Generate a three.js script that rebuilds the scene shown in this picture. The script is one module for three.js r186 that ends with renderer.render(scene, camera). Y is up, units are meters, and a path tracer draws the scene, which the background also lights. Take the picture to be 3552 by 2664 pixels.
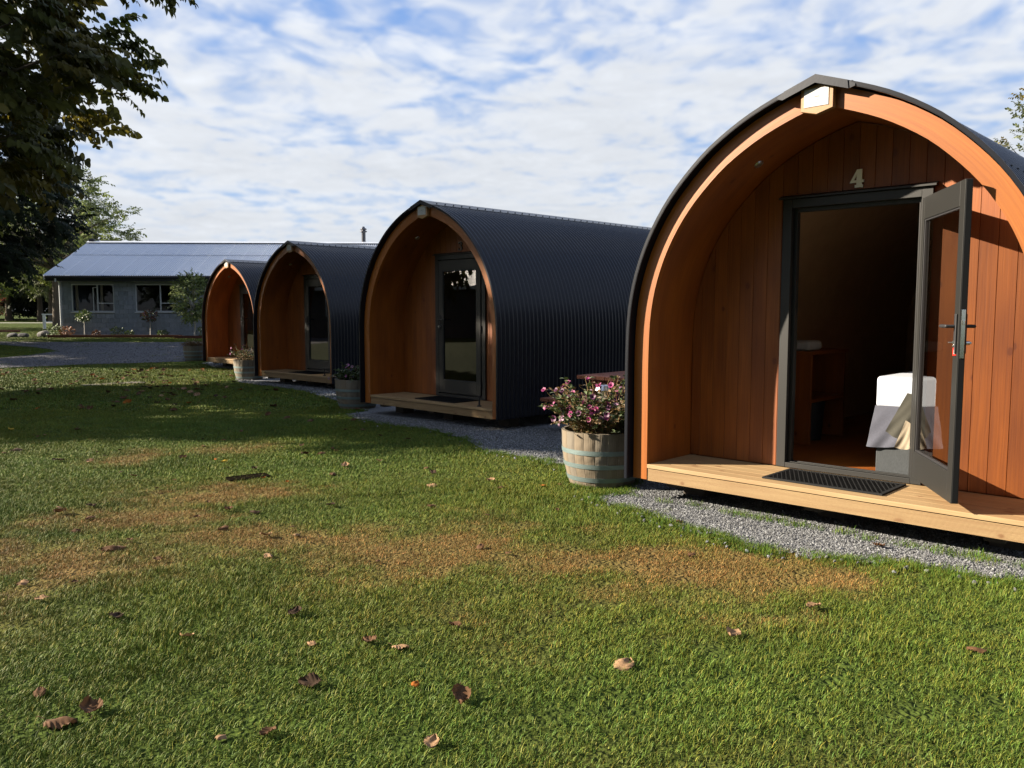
import * as THREE from 'three';
import { mergeGeometries, toCreasedNormals } from 'three/addons/utils/BufferGeometryUtils.js';
import { RoundedBoxGeometry } from 'three/addons/geometries/RoundedBoxGeometry.js';
import { TextGeometry } from 'three/addons/geometries/TextGeometry.js';
import { FontLoader } from 'three/addons/loaders/FontLoader.js';

// ---------------------------------------------------------------- camera, sky, sun, exposure
const scene = new THREE.Scene();
const camera = new THREE.PerspectiveCamera(49.55, 4 / 3, 0.1, 1500);
camera.position.set(0, 1.52, 0);
camera.rotation.set(-THREE.MathUtils.degToRad(5.054), 0, 0);
scene.add(camera);
const renderer = new THREE.WebGLRenderer({ antialias: true });
renderer.setSize(1024, 768);
renderer.toneMapping = THREE.LinearToneMapping;
renderer.toneMappingExposure = 3.9;
renderer.shadowMap.enabled = true;

const SUN = new THREE.Vector3(-0.908, 0.415, -0.045).normalize();
const sun = new THREE.DirectionalLight(new THREE.Color().setRGB(1, 0.87, 0.7), 5);
sun.position.copy(SUN).multiplyScalar(60);
sun.target.position.set(0, 0, -14);
sun.position.add(sun.target.position);
sun.castShadow = true;
sun.shadow.radius = 1.3;
sun.shadow.mapSize.set(4096, 4096);
Object.assign(sun.shadow.camera, { left: -45, right: 45, top: 30, bottom: -30, near: 1, far: 160 });
scene.add(sun, sun.target);

// small helpers: seeded random numbers, value noise
function rng(seed) { let s = seed >>> 0; return () => { s = (s + 0x6D2B79F5) | 0; let t = Math.imul(s ^ (s >>> 15), 1 | s); t = (t + Math.imul(t ^ (t >>> 7), 61 | t)) ^ t; return ((t ^ (t >>> 14)) >>> 0) / 4294967296; }; }
function hash(x, y) { let h = (Math.imul(x, 374761393) + Math.imul(y, 668265263)) | 0; h = Math.imul(h ^ (h >>> 13), 1274126177); return ((h ^ (h >>> 16)) >>> 0) / 4294967296; }
function vnoise(x, y) {
  const ix = Math.floor(x), iy = Math.floor(y), fx = x - ix, fy = y - iy, u = fx * fx * (3 - 2 * fx), v = fy * fy * (3 - 2 * fy);
  const a = hash(ix, iy), b = hash(ix + 1, iy), c = hash(ix, iy + 1), d = hash(ix + 1, iy + 1);
  return a + (b - a) * u + (c - a) * v + (a - b - c + d) * u * v;
}
function fbm(x, y, o = 4) { let s = 0, a = 0.5, n = 0; for (let i = 0; i < o; i++) { s += a * vnoise(x, y); n += a; a *= 0.5; x = x * 2.03 + 17.1; y = y * 2.03 + 9.7; } return s / n; }
const sstep = (a, b, x) => { const t = Math.min(1, Math.max(0, (x - a) / (b - a))); return t * t * (3 - 2 * t); };
const mix = (a, b, t) => a + (b - a) * t;
const V3 = (x, y, z) => new THREE.Vector3(x, y, z);

// the sky: blue air under a broken sheet of altocumulus, the same all round
{
  const W = 3072, H = 1536, d = new Float32Array(W * H * 4);
  const cols = [];
  for (let c = 0; c < W; c++) { const a = ((c + 0.5) / W - 0.5) * 2 * Math.PI; cols.push([Math.cos(a), Math.sin(a)]); }
  for (let r = 0; r < H; r++) {
    const up = ((r + 0.5) / H - 0.5) * Math.PI, y = Math.sin(up), cu = Math.cos(up);
    for (let c = 0; c < W; c++) {
      const o = (r * W + c) * 4, x = cols[c][0] * cu, z = cols[c][1] * cu;
      let R, G, B;
      if (y < 0) { R = 0.1; G = 0.105; B = 0.11; } else {
        const s = Math.max(0, x * SUN.x + y * SUN.y + z * SUN.z), h = Math.pow(1 - y, 3.2);
        R = mix(0.034, 0.14, h); G = mix(0.082, 0.185, h); B = mix(0.205, 0.235, h);
        const k = 1 / (y + 0.085), px = x * k * 2.6, pz = z * k * 2.6;
        const wx = fbm(px * 1.1 + 31, pz * 1.1 + 7, 3) - 0.5, wz = fbm(px * 1.1 + 3, pz * 1.1 + 57, 3) - 0.5;
        const cells = fbm(px * 4.2 + wx * 2.6, pz * 3.6 + wz * 2.6 + 11, 4), big = fbm(px * 0.7 + 5.3, pz * 0.7 + 2.2, 3), fine = fbm(px * 11 + wx * 6, pz * 11 + wz * 6, 3), rip = fbm(px * 1.6 + wx * 2 + 70, pz * 3.4 + wz * 2, 2);
        const dens = cells * 0.60 + big * 0.46 + fine * 0.07 + rip * 0.18 + 0.22 * h - 0.165 - 0.16 * x * y;
        const cover = sstep(0.215, 0.70, dens), thick = sstep(0.5, 0.8, dens);
        const lum = (0.236 - 0.018 * thick + 0.020 * (fine - 0.5) + 0.050 * (cells - 0.5) + 0.036 * (rip - 0.5)) * (1 + 0.14 * s * s) * (1 - 0.13 * h);
        const a = cover * 0.94;
        R = mix(R, lum * 0.96, a); G = mix(G, lum * 0.995, a); B = mix(B, lum * 1.045, a);
      }
      d[o] = R; d[o + 1] = G; d[o + 2] = B; d[o + 3] = 1;
    }
  }
  const sky = new THREE.DataTexture(d, W, H, THREE.RGBAFormat, THREE.FloatType);
  sky.mapping = THREE.EquirectangularReflectionMapping; sky.magFilter = THREE.LinearFilter; sky.minFilter = THREE.LinearFilter; sky.needsUpdate = true;
  scene.background = sky; scene.environment = sky;
}

// ---------------------------------------------------------------- textures and materials
function tex(w, h, fn, srgb = true) {
  const d = new Uint8Array(w * h * 4);
  for (let y = 0; y < h; y++) for (let x = 0; x < w; x++) {
    const c = fn(x / w, y / h, x, y), o = (y * w + x) * 4;
    for (let i = 0; i < 3; i++) { let v = Array.isArray(c) ? c[i] : c; v = Math.min(1, Math.max(0, v)); d[o + i] = srgb ? 255 * (v <= 0.0031308 ? v * 12.92 : 1.055 * Math.pow(v, 1 / 2.4) - 0.055) : 255 * v; }
    d[o + 3] = 255;
  }
  const t = new THREE.DataTexture(d, w, h, THREE.RGBAFormat);
  t.wrapS = t.wrapT = THREE.RepeatWrapping; t.magFilter = THREE.LinearFilter; t.minFilter = THREE.LinearMipmapLinearFilter; t.generateMipmaps = true;
  if (srgb) t.colorSpace = THREE.SRGBColorSpace;
  t.needsUpdate = true; return t;
}
const wrapN = (f) => (u, v) => { // make a noise tile seamless by blending its opposite edges
  const bu = sstep(0.8, 1, u), bv = sstep(0.8, 1, v);
  return mix(mix(f(u, v), f(u - 1, v), bu), mix(f(u, v - 1), f(u - 1, v - 1), bu), bv);
};
// wood: linear base colour, grain runs along v; tile is su x sv metres
function wood(base, dark, opt = {}) {
  const { su = 0.6, sv = 2.4, grain = 90, amt = 0.5, knots = 0, seed = 1, blot = 0.25, w = 512, h = 1024 } = opt;
  const rnd = rng(seed), kn = [];
  for (let i = 0; i < knots; i++) kn.push([rnd(), rnd(), 0.008 + rnd() * 0.012]);
  const n1 = wrapN((u, v) => fbm(u * grain + fbm(u * 3 + seed, v * 5, 2) * 3 + seed * 7, v * 6, 3));
  const n2 = wrapN((u, v) => fbm(u * 4 + seed * 3, v * 5 + seed, 3));
  const n3 = wrapN((u, v) => vnoise(u * grain * 3.1, v * 26 + seed));
  const f = (u, v) => {
    let g = n1(u, v) * amt + (n2(u, v) - 0.3) * blot * 1.6 + (n3(u, v) - 0.5) * 0.12;
    for (const [ku, kv, r] of kn) { const du = (u - ku) * su, dv = (v - kv) * sv * 0.7, q = Math.hypot(du, dv) / r; if (q < 5) g += 1.1 * Math.exp(-q * q) + 0.25 * Math.exp(-q * 0.9) * (0.5 + 0.5 * Math.sin(q * 7)); }
    g = Math.min(1, Math.max(0, g));
    return [0, 1, 2].map((i) => mix(base[i], dark[i], g));
  };
  const map = tex(w, h, f), bump = tex(w / 2, h / 2, (u, v) => 1 - n1(u, v) * 0.6 - n3(u, v) * 0.3, false);
  for (const t of [map, bump]) t.repeat.set(1 / su, 1 / sv);
  return { map, bumpMap: bump };
}
const std = (o) => new THREE.MeshStandardMaterial(o);
const col = (r, g, b) => new THREE.Color().setRGB(r, g, b);
const orange = wood([0.262, 0.076, 0.0070], [0.105, 0.0225, 0.0021], { amt: 0.55, seed: 3, blot: 0.55, knots: 3 });
const archT = wood([0.285, 0.090, 0.0092], [0.15, 0.037, 0.0034], { amt: 0.62, seed: 9, su: 0.4, sv: 3, blot: 0.22, grain: 40 });
const pale = wood([0.31, 0.218, 0.105], [0.155, 0.075, 0.028], { amt: 0.55, seed: 5, knots: 9, su: 0.5, sv: 2.2, grain: 40, blot: 0.22 });
const greyW = wood([0.26, 0.222, 0.165], [0.09, 0.07, 0.047], { amt: 0.55, seed: 7, su: 0.5, sv: 1.2, blot: 0.6, grain: 60, w: 256, h: 512 });
const redW = wood([0.2, 0.062, 0.028], [0.1, 0.03, 0.014], { amt: 0.55, seed: 8, su: 0.5, sv: 1.6, w: 256, h: 512 });
const noiseBump = tex(256, 256, wrapN((u, v) => fbm(u * 40, v * 40, 4)), false);
noiseBump.repeat.set(2, 2);
const dapple = tex(256, 256, wrapN((u, v) => 0.78 + 0.22 * fbm(u * 9, v * 9, 4)));
const M = {
  board: [0, 1, 2].map((i) => std({ ...orange, color: [col(1, 1, 1), col(0.93, 0.9, 0.86), col(1.0, 0.96, 0.9)][i], bumpScale: 0.0006, roughness: 0.55 })),
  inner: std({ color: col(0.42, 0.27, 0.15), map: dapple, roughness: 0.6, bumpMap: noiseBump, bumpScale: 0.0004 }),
  lining: std({ ...orange, color: col(1, 1, 1), bumpScale: 0.0005, roughness: 0.5 }),
  arch: std({ ...archT, bumpScale: 0.0005, roughness: 0.42 }),
  deck: [0, 1].map((i) => std({ ...pale, color: [col(1, 1, 1), col(0.94, 0.92, 0.9)][i], bumpScale: 0.001, roughness: 0.7 })),
  clad: new THREE.MeshPhysicalMaterial({ color: col(0.005, 0.006, 0.0098), roughness: 0.33, specularIntensity: 0.6 }),
  cap: std({ color: col(0.022, 0.024, 0.029), roughness: 0.33, metalness: 0.3, bumpMap: noiseBump, bumpScale: 0.00015 }),
  alu: std({ color: col(0.0145, 0.0145, 0.0135), roughness: 0.48, metalness: 0.15, bumpMap: noiseBump, bumpScale: 0.0001 }),
  rubber: new THREE.MeshPhysicalMaterial({ color: col(0.008, 0.0085, 0.009), roughness: 0.75, specularIntensity: 0.4 }),
  dark: std({ color: col(0.012, 0.012, 0.014), roughness: 0.6 }),
  steel: std({ color: col(0.72, 0.72, 0.70), roughness: 0.16, metalness: 1 }),
  satin: std({ color: col(0.6, 0.6, 0.6), roughness: 0.35, metalness: 1 }),
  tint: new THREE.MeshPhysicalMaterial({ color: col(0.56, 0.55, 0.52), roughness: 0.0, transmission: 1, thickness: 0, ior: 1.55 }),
  glass: new THREE.MeshPhysicalMaterial({ color: col(0.9, 0.93, 0.92), roughness: 0.0, transmission: 1, thickness: 0, ior: 1.52 }),
  signWood: std({ color: col(0.24, 0.13, 0.05), roughness: 0.45, bumpMap: noiseBump, bumpScale: 0.0003 }),
  whitePaint: std({ color: col(0.8, 0.79, 0.76), roughness: 0.5 }),
  number: std({ color: col(0.8, 0.77, 0.68), roughness: 0.5 }),
  numberDark: std({ color: col(0.05, 0.045, 0.04), roughness: 0.5 }),
  subfloor: std({ color: col(0.05, 0.04, 0.03), roughness: 0.9 }),
  stave: [0, 1, 2].map((i) => std({ ...greyW, color: [col(0.82, 0.83, 0.84), col(0.70, 0.71, 0.73), col(0.80, 0.76, 0.70)][i], bumpScale: 0.003, roughness: 0.85 })),
  hoop: std({ color: col(0.17, 0.225, 0.22), roughness: 0.5, metalness: 0.4, bumpMap: noiseBump, bumpScale: 0.0008, map: dapple }),
  soil: std({ color: col(0.04, 0.028, 0.018), roughness: 1, bumpMap: noiseBump, bumpScale: 0.02 }),
  picnic: std({ ...redW, bumpScale: 0.0015, roughness: 0.75 }),
  bark: std({ color: col(0.10, 0.078, 0.055), roughness: 0.95, bumpMap: noiseBump, bumpScale: 0.02, map: dapple }),
  paleBark: std({ color: col(0.42, 0.40, 0.36), roughness: 0.9, bumpMap: noiseBump, bumpScale: 0.006 }),
};
const leafMat = (r, g, b, tr = 0.35) => new THREE.MeshPhysicalMaterial({ color: col(r, g, b), roughness: 0.75, transmission: tr, thickness: 0, side: THREE.DoubleSide });

// ---------------------------------------------------------------- object helpers
const taken = new Map();
function numbered(n) { const k = taken.get(n) ?? 0; taken.set(n, k + 1); return k ? n + '_' + String(k).padStart(3, '0') : n; }
function tag(o, label, category, group, kind) { o.userData.label = label; o.userData.category = category; if (group) o.userData.group = group; if (kind) o.userData.kind = kind; return o; }
function thing(name, label, category, pos = [0, 0, 0], turn = 0, group) { const o = new THREE.Group(); o.name = numbered(name); o.position.set(...pos); o.rotation.y = turn; scene.add(o); return tag(o, label, category, group); }
function part(parent, name, geo, mat) { const m = new THREE.Mesh(geo, mat); m.name = name; parent.add(m); return m; }
function sub(parent, name) { const g = new THREE.Group(); g.name = name; parent.add(g); return g; }
function struct(name, geo, mat) { const m = new THREE.Mesh(geo, mat); m.name = name; m.userData.kind = 'structure'; scene.add(m); return m; }
function copy(root, label, pos, turn) { const c = root.clone(); c.name = numbered(root.name.replace(/_\d{3}$/, '')); c.userData = { ...root.userData }; if (label) c.userData.label = label; if (pos) c.position.set(...pos); if (turn !== undefined) c.rotation.y = turn; scene.add(c); return c; }
// uv in metres by the face's main direction; v follows the grain axis
function muv(g, grain = 1, du = 0, dv = 0) {
  if (g.index) g = g.toNonIndexed();
  if (!g.attributes.normal) g.computeVertexNormals();
  const p = g.attributes.position, n = p.count, uv = new Float32Array(n * 2), a = V3(), b = V3(), c = V3(), e = V3();
  for (let i = 0; i < n; i += 3) {
    a.fromBufferAttribute(p, i); b.fromBufferAttribute(p, i + 1); c.fromBufferAttribute(p, i + 2);
    e.copy(b).sub(a).cross(c.clone().sub(a));
    const ax = [Math.abs(e.x), Math.abs(e.y), Math.abs(e.z)], m = ax.indexOf(Math.max(...ax));
    let [s, t] = [0, 1, 2].filter((k) => k !== m);
    if (s === grain) [s, t] = [t, s];
    for (let j = 0; j < 3; j++) { const q = [p.getX(i + j), p.getY(i + j), p.getZ(i + j)]; uv[(i + j) * 2] = q[s] + du; uv[(i + j) * 2 + 1] = q[t] + dv; }
  }
  g.setAttribute('uv', new THREE.BufferAttribute(uv, 2)); return g;
}
// box by its limits, edges slightly rounded
function bx(x0, x1, y0, y1, z0, z1, grain = 1, r = 0.002, off = 0) {
  const w = x1 - x0, h = y1 - y0, d = z1 - z0, k = Math.min(r, w / 2.2, h / 2.2, d / 2.2);
  const g = r > 0 ? new RoundedBoxGeometry(w, h, d, 1, k) : new THREE.BoxGeometry(w, h, d);
  g.translate((x0 + x1) / 2, (y0 + y1) / 2, (z0 + z1) / 2); return muv(g, grain, off, off * 1.7);
}
function poly(pts, z0, z1, bevel = 0, grain = 1, off = 0) {
  const s = new THREE.Shape(pts.map((p) => new THREE.Vector2(p[0], p[1])));
  const g = new THREE.ExtrudeGeometry(s, { depth: z1 - z0 - 2 * bevel, bevelEnabled: bevel > 0, bevelThickness: bevel, bevelSize: bevel, bevelOffset: -bevel, bevelSegments: 1 });
  g.translate(0, 0, z0 + bevel); return muv(g, grain, off, off * 1.7);
}
function tube(pts, r0, r1, seg = 6, n = 0) { // tapered tube through points
  const cv = new THREE.CatmullRomCurve3(pts), N = n || Math.max(2, (pts.length - 1) * 3), pos = [], idx = [], uv = [], fr = cv.computeFrenetFrames(N, false);
  for (let i = 0; i <= N; i++) { const t = i / N, P = cv.getPoint(t), r = mix(r0, r1, t); for (let j = 0; j <= seg; j++) { const a = j / seg * 2 * Math.PI, v = fr.normals[i].clone().multiplyScalar(Math.cos(a) * r).addScaledVector(fr.binormals[i], Math.sin(a) * r).add(P); pos.push(v.x, v.y, v.z); uv.push(j / seg * r0 * 6, t * cv.getLength()); } }
  for (let i = 0; i < N; i++) for (let j = 0; j < seg; j++) { const a = i * (seg + 1) + j, b = a + seg + 1; idx.push(a, b, a + 1, b, b + 1, a + 1); }
  const g = new THREE.BufferGeometry(); g.setAttribute('position', new THREE.Float32BufferAttribute(pos, 3)); g.setAttribute('uv', new THREE.Float32BufferAttribute(uv, 2)); g.setIndex(idx); g.computeVertexNormals(); return g;
}
const merge = (l) => mergeGeometries(l.map((g) => (g.index ? g.toNonIndexed() : g)));
const cylg = (x, y0, y1, z, r0, r1 = r0, s = 12) => new THREE.CylinderGeometry(r1, r0, y1 - y0, s).translate(x, (y0 + y1) / 2, z);

// ---------------------------------------------------------------- the ground
function gy(z) { const d = -z - 5.7; if (d <= 0) return 0; if (z > -24) return -0.0075 * d; if (z < -34) return 0.33; const t = sstep(0, 1, (-z - 24) / 10); return -0.137 + t * 0.467; }
const BROWN = [[-2.55, -6.0, 0.5, 0.42, 1.0], [-2.55, -4.83, 0.62, 0.36, 0.9], [-2.6, -4.24, 0.3, 0.35, 0.7], [-3.4, -4.9, 0.7, 0.4, 0.8], [-1.64, -5.28, 0.5, 0.37, 0.85], [-0.68, -5.07, 0.76, 0.6, 1.0], [-0.35, -5.87, 0.65, 0.42, 0.5], [0.97, -4.97, 1.0, 0.5, 1.05], [1.7, -4.62, 0.36, 0.3, 0.95], [-4.01, -8.61, 0.38, 0.4, 0.8], [-2.44, -6.89, 0.73, 0.47, 0.75], [-2.99, -9.22, 0.46, 0.36, 0.55], [-0.3, -9.56, 0.32, 0.3, 0.45], [1.26, -4.04, 0.36, 0.25, 0.45], [-0.01, -4.04, 0.56, 0.3, 0.3], [-3.4, -4.2, 0.6, 0.4, 0.5]];
function brown(x, z) {
  let b = 0; const wx = x + (fbm(x * 1.7, z * 1.7 + 40, 3) - 0.5) * 0.9, wz = z + (fbm(x * 1.7 + 80, z * 1.7, 3) - 0.5) * 0.7;
  for (const [cx, cz, rx, rz, w] of BROWN) { const q = ((wx - cx) / rx) ** 2 + ((wz - cz) / rz) ** 2; if (q < 5) b = Math.max(b, w * Math.exp(-q * 0.75)); }
  b = b * (0.45 + 1.1 * fbm(x * 5, z * 5, 3)) + 0.22 * sstep(0.55, 0.75, fbm(x * 0.8 + 9, z * 0.8, 3)) * sstep(-14, -4, z);
  return Math.min(1, b);
}
// where gravel lies instead of grass
const PADS = [[[-9.6, -25.6], [-8.5, -24.06], [-7.74, -23.5], [-7.2, -22.4], [-6.7, -20.6], [-6.3, -19.0], [-5.9, -18.35], [-5.02, -17.54], [-4.18, -16.55], [-3.59, -15.46], [-2.96, -14.42], [-2.65, -13.7], [-2.35, -13.0], [-2.55, -12.4], [-1.76, -11.34], [-1.09, -10.83], [-0.61, -10.08], [-0.30, -9.08], [-0.07, -8.86], [0.29, -8.54], [0.5, -8.2], [0.62, -7.7], [1.0, -7.25], [0.95, -6.95], [0.66, -6.66], [0.84, -6.34], [1.02, -6.11], [1.26, -5.70], [1.38, -5.55], [1.53, -5.24], [1.68, -5.14], [1.99, -4.99], [2.31, -4.93], [2.56, -4.73], [2.87, -4.55], [3.4, -4.1], [4.6, -3.2], [9, -6], [9, -14], [3, -21], [-2, -29], [-6, -31], [-9, -27]]];
const ROAD = [[-40, -20], [-22, -23.2], [-14.76, -23.94], [-14.05, -24.4], [-13.37, -25.0], [-11.92, -25.53], [-10.4, -26.1], [-9, -26.8], [-5, -28], [4, -31], [4, -33.4], [-12.35, -32.2], [-17.23, -32.35], [-19.96, -32.5], [-40, -33.5], [-40, -31.6], [-19.12, -31.1], [-17.42, -30.3], [-15.9, -29.1], [-16.16, -28.1], [-16.73, -27.15], [-22, -26.2], [-40, -24]];
function inside(P, x, z) { let c = false; for (let i = 0, j = P.length - 1; i < P.length; j = i++) { const [xi, zi] = P[i], [xj, zj] = P[j]; if ((zi > z) !== (zj > z) && x < (xj - xi) * (z - zi) / (zj - zi) + xi) c = !c; } return c; }
const onGravel = (x, z) => { const wx = x + (vnoise(x * 6, z * 6) - 0.5) * 0.12, wz = z + (vnoise(x * 6 + 9, z * 6) - 0.5) * 0.12; return inside(PADS[0], wx, wz) || inside(ROAD, wx, wz); };
{
  const axis = (lo, hi, step, far) => { const a = []; for (let v = lo; v <= hi + 1e-6; v += step) a.push(v); let s = step; for (let v = hi; v < far;) { s *= 1.35; v = Math.min(far, v + s); a.push(v); } s = step; for (let v = lo; v > -far;) { s *= 1.35; v = Math.max(-far, v - s); a.unshift(v); } return a; };
  const X = axis(-14, 6, 0.16, 700), Z = axis(-38, 1, 0.16, 700), pos = [], uv = [], cl = [], idx = [];
  for (const z of Z) for (const x of X) {
    pos.push(x, gy(z), z); uv.push(x, z);
    const b = z > -30 && Math.abs(x) < 20 ? brown(x, z) : 0.08, t = 0.75 + 0.5 * fbm(x * 0.5, z * 0.5, 3);
    cl.push(mix(0.045, 0.12, b) * t, mix(0.068, 0.082, b) * t, mix(0.013, 0.03, b) * t);
  }
  for (let i = 0; i < Z.length - 1; i++) for (let j = 0; j < X.length - 1; j++) { const a = i * X.length + j, b = a + X.length; idx.push(a, b, a + 1, b, b + 1, a + 1); }
  const g = new THREE.BufferGeometry(); g.setAttribute('position', new THREE.Float32BufferAttribute(pos, 3)); g.setAttribute('uv', new THREE.Float32BufferAttribute(uv, 2)); g.setAttribute('color', new THREE.Float32BufferAttribute(cl, 3)); g.setIndex(idx); g.computeVertexNormals();
  const turf = tex(1024, 1024, wrapN((u, v) => 0.35 + 1.0 * fbm(u * 160, v * 160, 3) * (0.6 + 0.8 * fbm(u * 12, v * 12, 3))));
  const turfB = tex(512, 512, wrapN((u, v) => fbm(u * 110, v * 110, 3)), false);
  turf.repeat.set(0.4, 0.4); turfB.repeat.set(0.5, 0.5);
  struct('ground', g, new THREE.MeshPhysicalMaterial({ map: turf, vertexColors: true, roughness: 1, specularIntensity: 0.1, bumpMap: turfB, bumpScale: 0.03 }));
}
function sheet(P, lift, cell) { // a sheet over the ground inside polygon P, cut into cells that follow the slope
  const s = new THREE.Shape(P.map(([x, z]) => new THREE.Vector2(x, -z)));
  const tri = new THREE.ShapeGeometry(s).toNonIndexed(), p = tri.attributes.position; let T = [];
  for (let i = 0; i < p.count; i += 3) T.push([0, 1, 2].map((k) => [p.getX(i + k), p.getY(i + k)]));
  for (let go = true; go;) { go = false; const N = []; for (const t of T) { let m = 0, at = 0; for (let k = 0; k < 3; k++) { const q = t[k], w = t[(k + 1) % 3], l = Math.hypot(q[0] - w[0], q[1] - w[1]); if (l > m) { m = l; at = k; } } if (m > cell) { go = true; const q = t[at], w = t[(at + 1) % 3], o = t[(at + 2) % 3], h = [(q[0] + w[0]) / 2, (q[1] + w[1]) / 2]; N.push([q, h, o], [h, w, o]); } else N.push(t); } T = N; }
  const pos = [], uv = []; for (const t of T) for (const [x, y] of t) { pos.push(x, gy(-y) + lift, -y); uv.push(x, y); }
  const g = new THREE.BufferGeometry(); g.setAttribute('position', new THREE.Float32BufferAttribute(pos, 3)); g.setAttribute('uv', new THREE.Float32BufferAttribute(uv, 2)); g.computeVertexNormals(); return g;
}
const grit = tex(512, 512, (u, v, x, y) => { const a = hash(x >> 1, y >> 1), b = vnoise(u * 100, v * 100); const t = 0.10 + 0.26 * a * a + 0.16 * b; return [t * 0.97, t, t * 1.04]; });
const gritB = tex(512, 512, (u, v, x, y) => 0.5 * hash(x >> 2, y >> 2) + 0.5 * vnoise(u * 90, v * 90), false);
grit.repeat.set(0.8, 0.8); gritB.repeat.set(0.8, 0.8);
struct('gravel_bed', sheet(PADS[0], 0.005, 0.7), std({ map: grit, bumpMap: gritB, bumpScale: 0.02, roughness: 0.95, color: col(0.55, 0.55, 0.56) }));
struct('gravel_road', sheet(ROAD, 0.006, 0.5), std({ map: grit, bumpMap: gritB, bumpScale: 0.03, roughness: 0.95, color: col(0.3, 0.295, 0.31) }));

// ---------------------------------------------------------------- the four cabins
const HALF = [[1.335, 0.165], [1.335, 0.7], [1.335, 1.2], [1.318, 1.5], [1.268, 1.74], [1.165, 2.0], [0.995, 2.265], [0.75, 2.515], [0.6, 2.625], [0.405, 2.735], [0.17, 2.83], [0, 2.882]];
const NH = 40, LEN = 6.0;
const PROF = (() => { // the arch from the bottom of one side over the top to the bottom of the other, with outward normals
  const c = new THREE.CatmullRomCurve3(HALF.map(([x, y]) => V3(x, y, 0)), false, 'centripetal').getSpacedPoints(NH), p = [];
  for (let i = 0; i <= NH; i++) p.push([-c[i].x, c[i].y]);
  for (let i = NH - 1; i >= 0; i--) p.push([c[i].x, c[i].y]);
  const n = p.map((q, i) => {
    const d = (a, b) => { const x = b[0] - a[0], y = b[1] - a[1], l = Math.hypot(x, y); return [-y / l, x / l]; };
    const a = i > 0 ? d(p[i - 1], p[i]) : d(p[0], p[1]), b = i < p.length - 1 ? d(p[i], p[i + 1]) : a;
    const m = [a[0] + b[0], a[1] + b[1]], l = Math.hypot(...m), k = 1 / Math.max(0.5, (m[0] * a[0] + m[1] * a[1]) / l);
    return [m[0] / l * k, m[1] / l * k];
  });
  let s = 0; const arc = p.map((q, i) => (i ? (s += Math.hypot(q[0] - p[i - 1][0], q[1] - p[i - 1][1])) : 0));
  return { p, n, arc, at: (i, d) => [p[i][0] + n[i][0] * d, p[i][1] + n[i][1] * d] };
})();
const archY = (x) => { x = Math.abs(x); for (let i = NH; i < 2 * NH; i++) { const a = PROF.p[i], b = PROF.p[i + 1]; if (x >= a[0] && x <= b[0]) return mix(a[1], b[1], (x - a[0]) / Math.max(1e-6, b[0] - a[0])); } return 0.2; };
// a solid band that follows the arch from point i0 to i1, between two distances from it and two z
function band(i0, i1, d0, d1, z0, z1, crease = 0.6) {
  const pos = [], uv = [], quad = (A, B, C, D, u) => { for (const k of [0, 1, 2, 0, 2, 3]) { pos.push(...[A, B, C, D][k]); uv.push(...u[k]); } };
  const q = (i, d, z) => [...PROF.at(i, d), z], t = Math.abs(d1 - d0), w = z1 - z0;
  for (let i = i0; i < i1; i++) {
    const s0 = PROF.arc[i], s1 = PROF.arc[i + 1], U = (a) => [[0, s0], [0, s1], [a, s1], [a, s0]];
    quad(q(i, d0, z1), q(i + 1, d0, z1), q(i + 1, d1, z1), q(i, d1, z1), U(t));
    quad(q(i, d1, z0), q(i + 1, d1, z0), q(i + 1, d0, z0), q(i, d0, z0), U(t));
    quad(q(i, d0, z0), q(i + 1, d0, z0), q(i + 1, d0, z1), q(i, d0, z1), U(w));
    quad(q(i, d1, z1), q(i + 1, d1, z1), q(i + 1, d1, z0), q(i, d1, z0), U(w));
  }
  for (const i of [i0, i1]) { const c = [q(i, d0, z0), q(i, d0, z1), q(i, d1, z1), q(i, d1, z0)]; if (i === i1) c.reverse(); quad(...c, [[0, 0], [w, 0], [w, t], [0, t]]); }
  const g = new THREE.BufferGeometry(); g.setAttribute('position', new THREE.Float32BufferAttribute(pos, 3)); g.setAttribute('uv', new THREE.Float32BufferAttribute(uv, 2));
  g.computeVertexNormals(); return toCreasedNormals(g, crease);
}
function corrugated(i0, i1, dist, z0, z1, pitch, amp, per = 8) {
  const n = Math.round((z1 - z0) / pitch * per), pos = [], idx = [], nr = [];
  for (let j = 0; j <= n; j++) { const z = z0 + (z1 - z0) * j / n, ph = 2 * Math.PI * z / pitch, a = amp * Math.cos(ph), dz = amp * 2 * Math.PI / pitch * Math.sin(ph);
    for (let i = i0; i <= i1; i++) { const [x, y] = PROF.at(i, dist + a), m = PROF.n[i], l = Math.hypot(m[0], m[1]), v = V3(m[0] / l, m[1] / l, dz).normalize(); pos.push(x, y, z); nr.push(v.x, v.y, v.z); } }
  const w = i1 - i0 + 1; for (let j = 0; j < n; j++) for (let i = 0; i < w - 1; i++) { const a = j * w + i, b = a + w; idx.push(a, b, a + 1, b, b + 1, a + 1); }
  const g = new THREE.BufferGeometry(); g.setAttribute('position', new THREE.Float32BufferAttribute(pos, 3)); g.setAttribute('normal', new THREE.Float32BufferAttribute(nr, 3)); g.setIndex(idx); return g;
}
const font = await new FontLoader().loadAsync('fonts/droid/droid_serif_bold.typeface.json');
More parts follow.
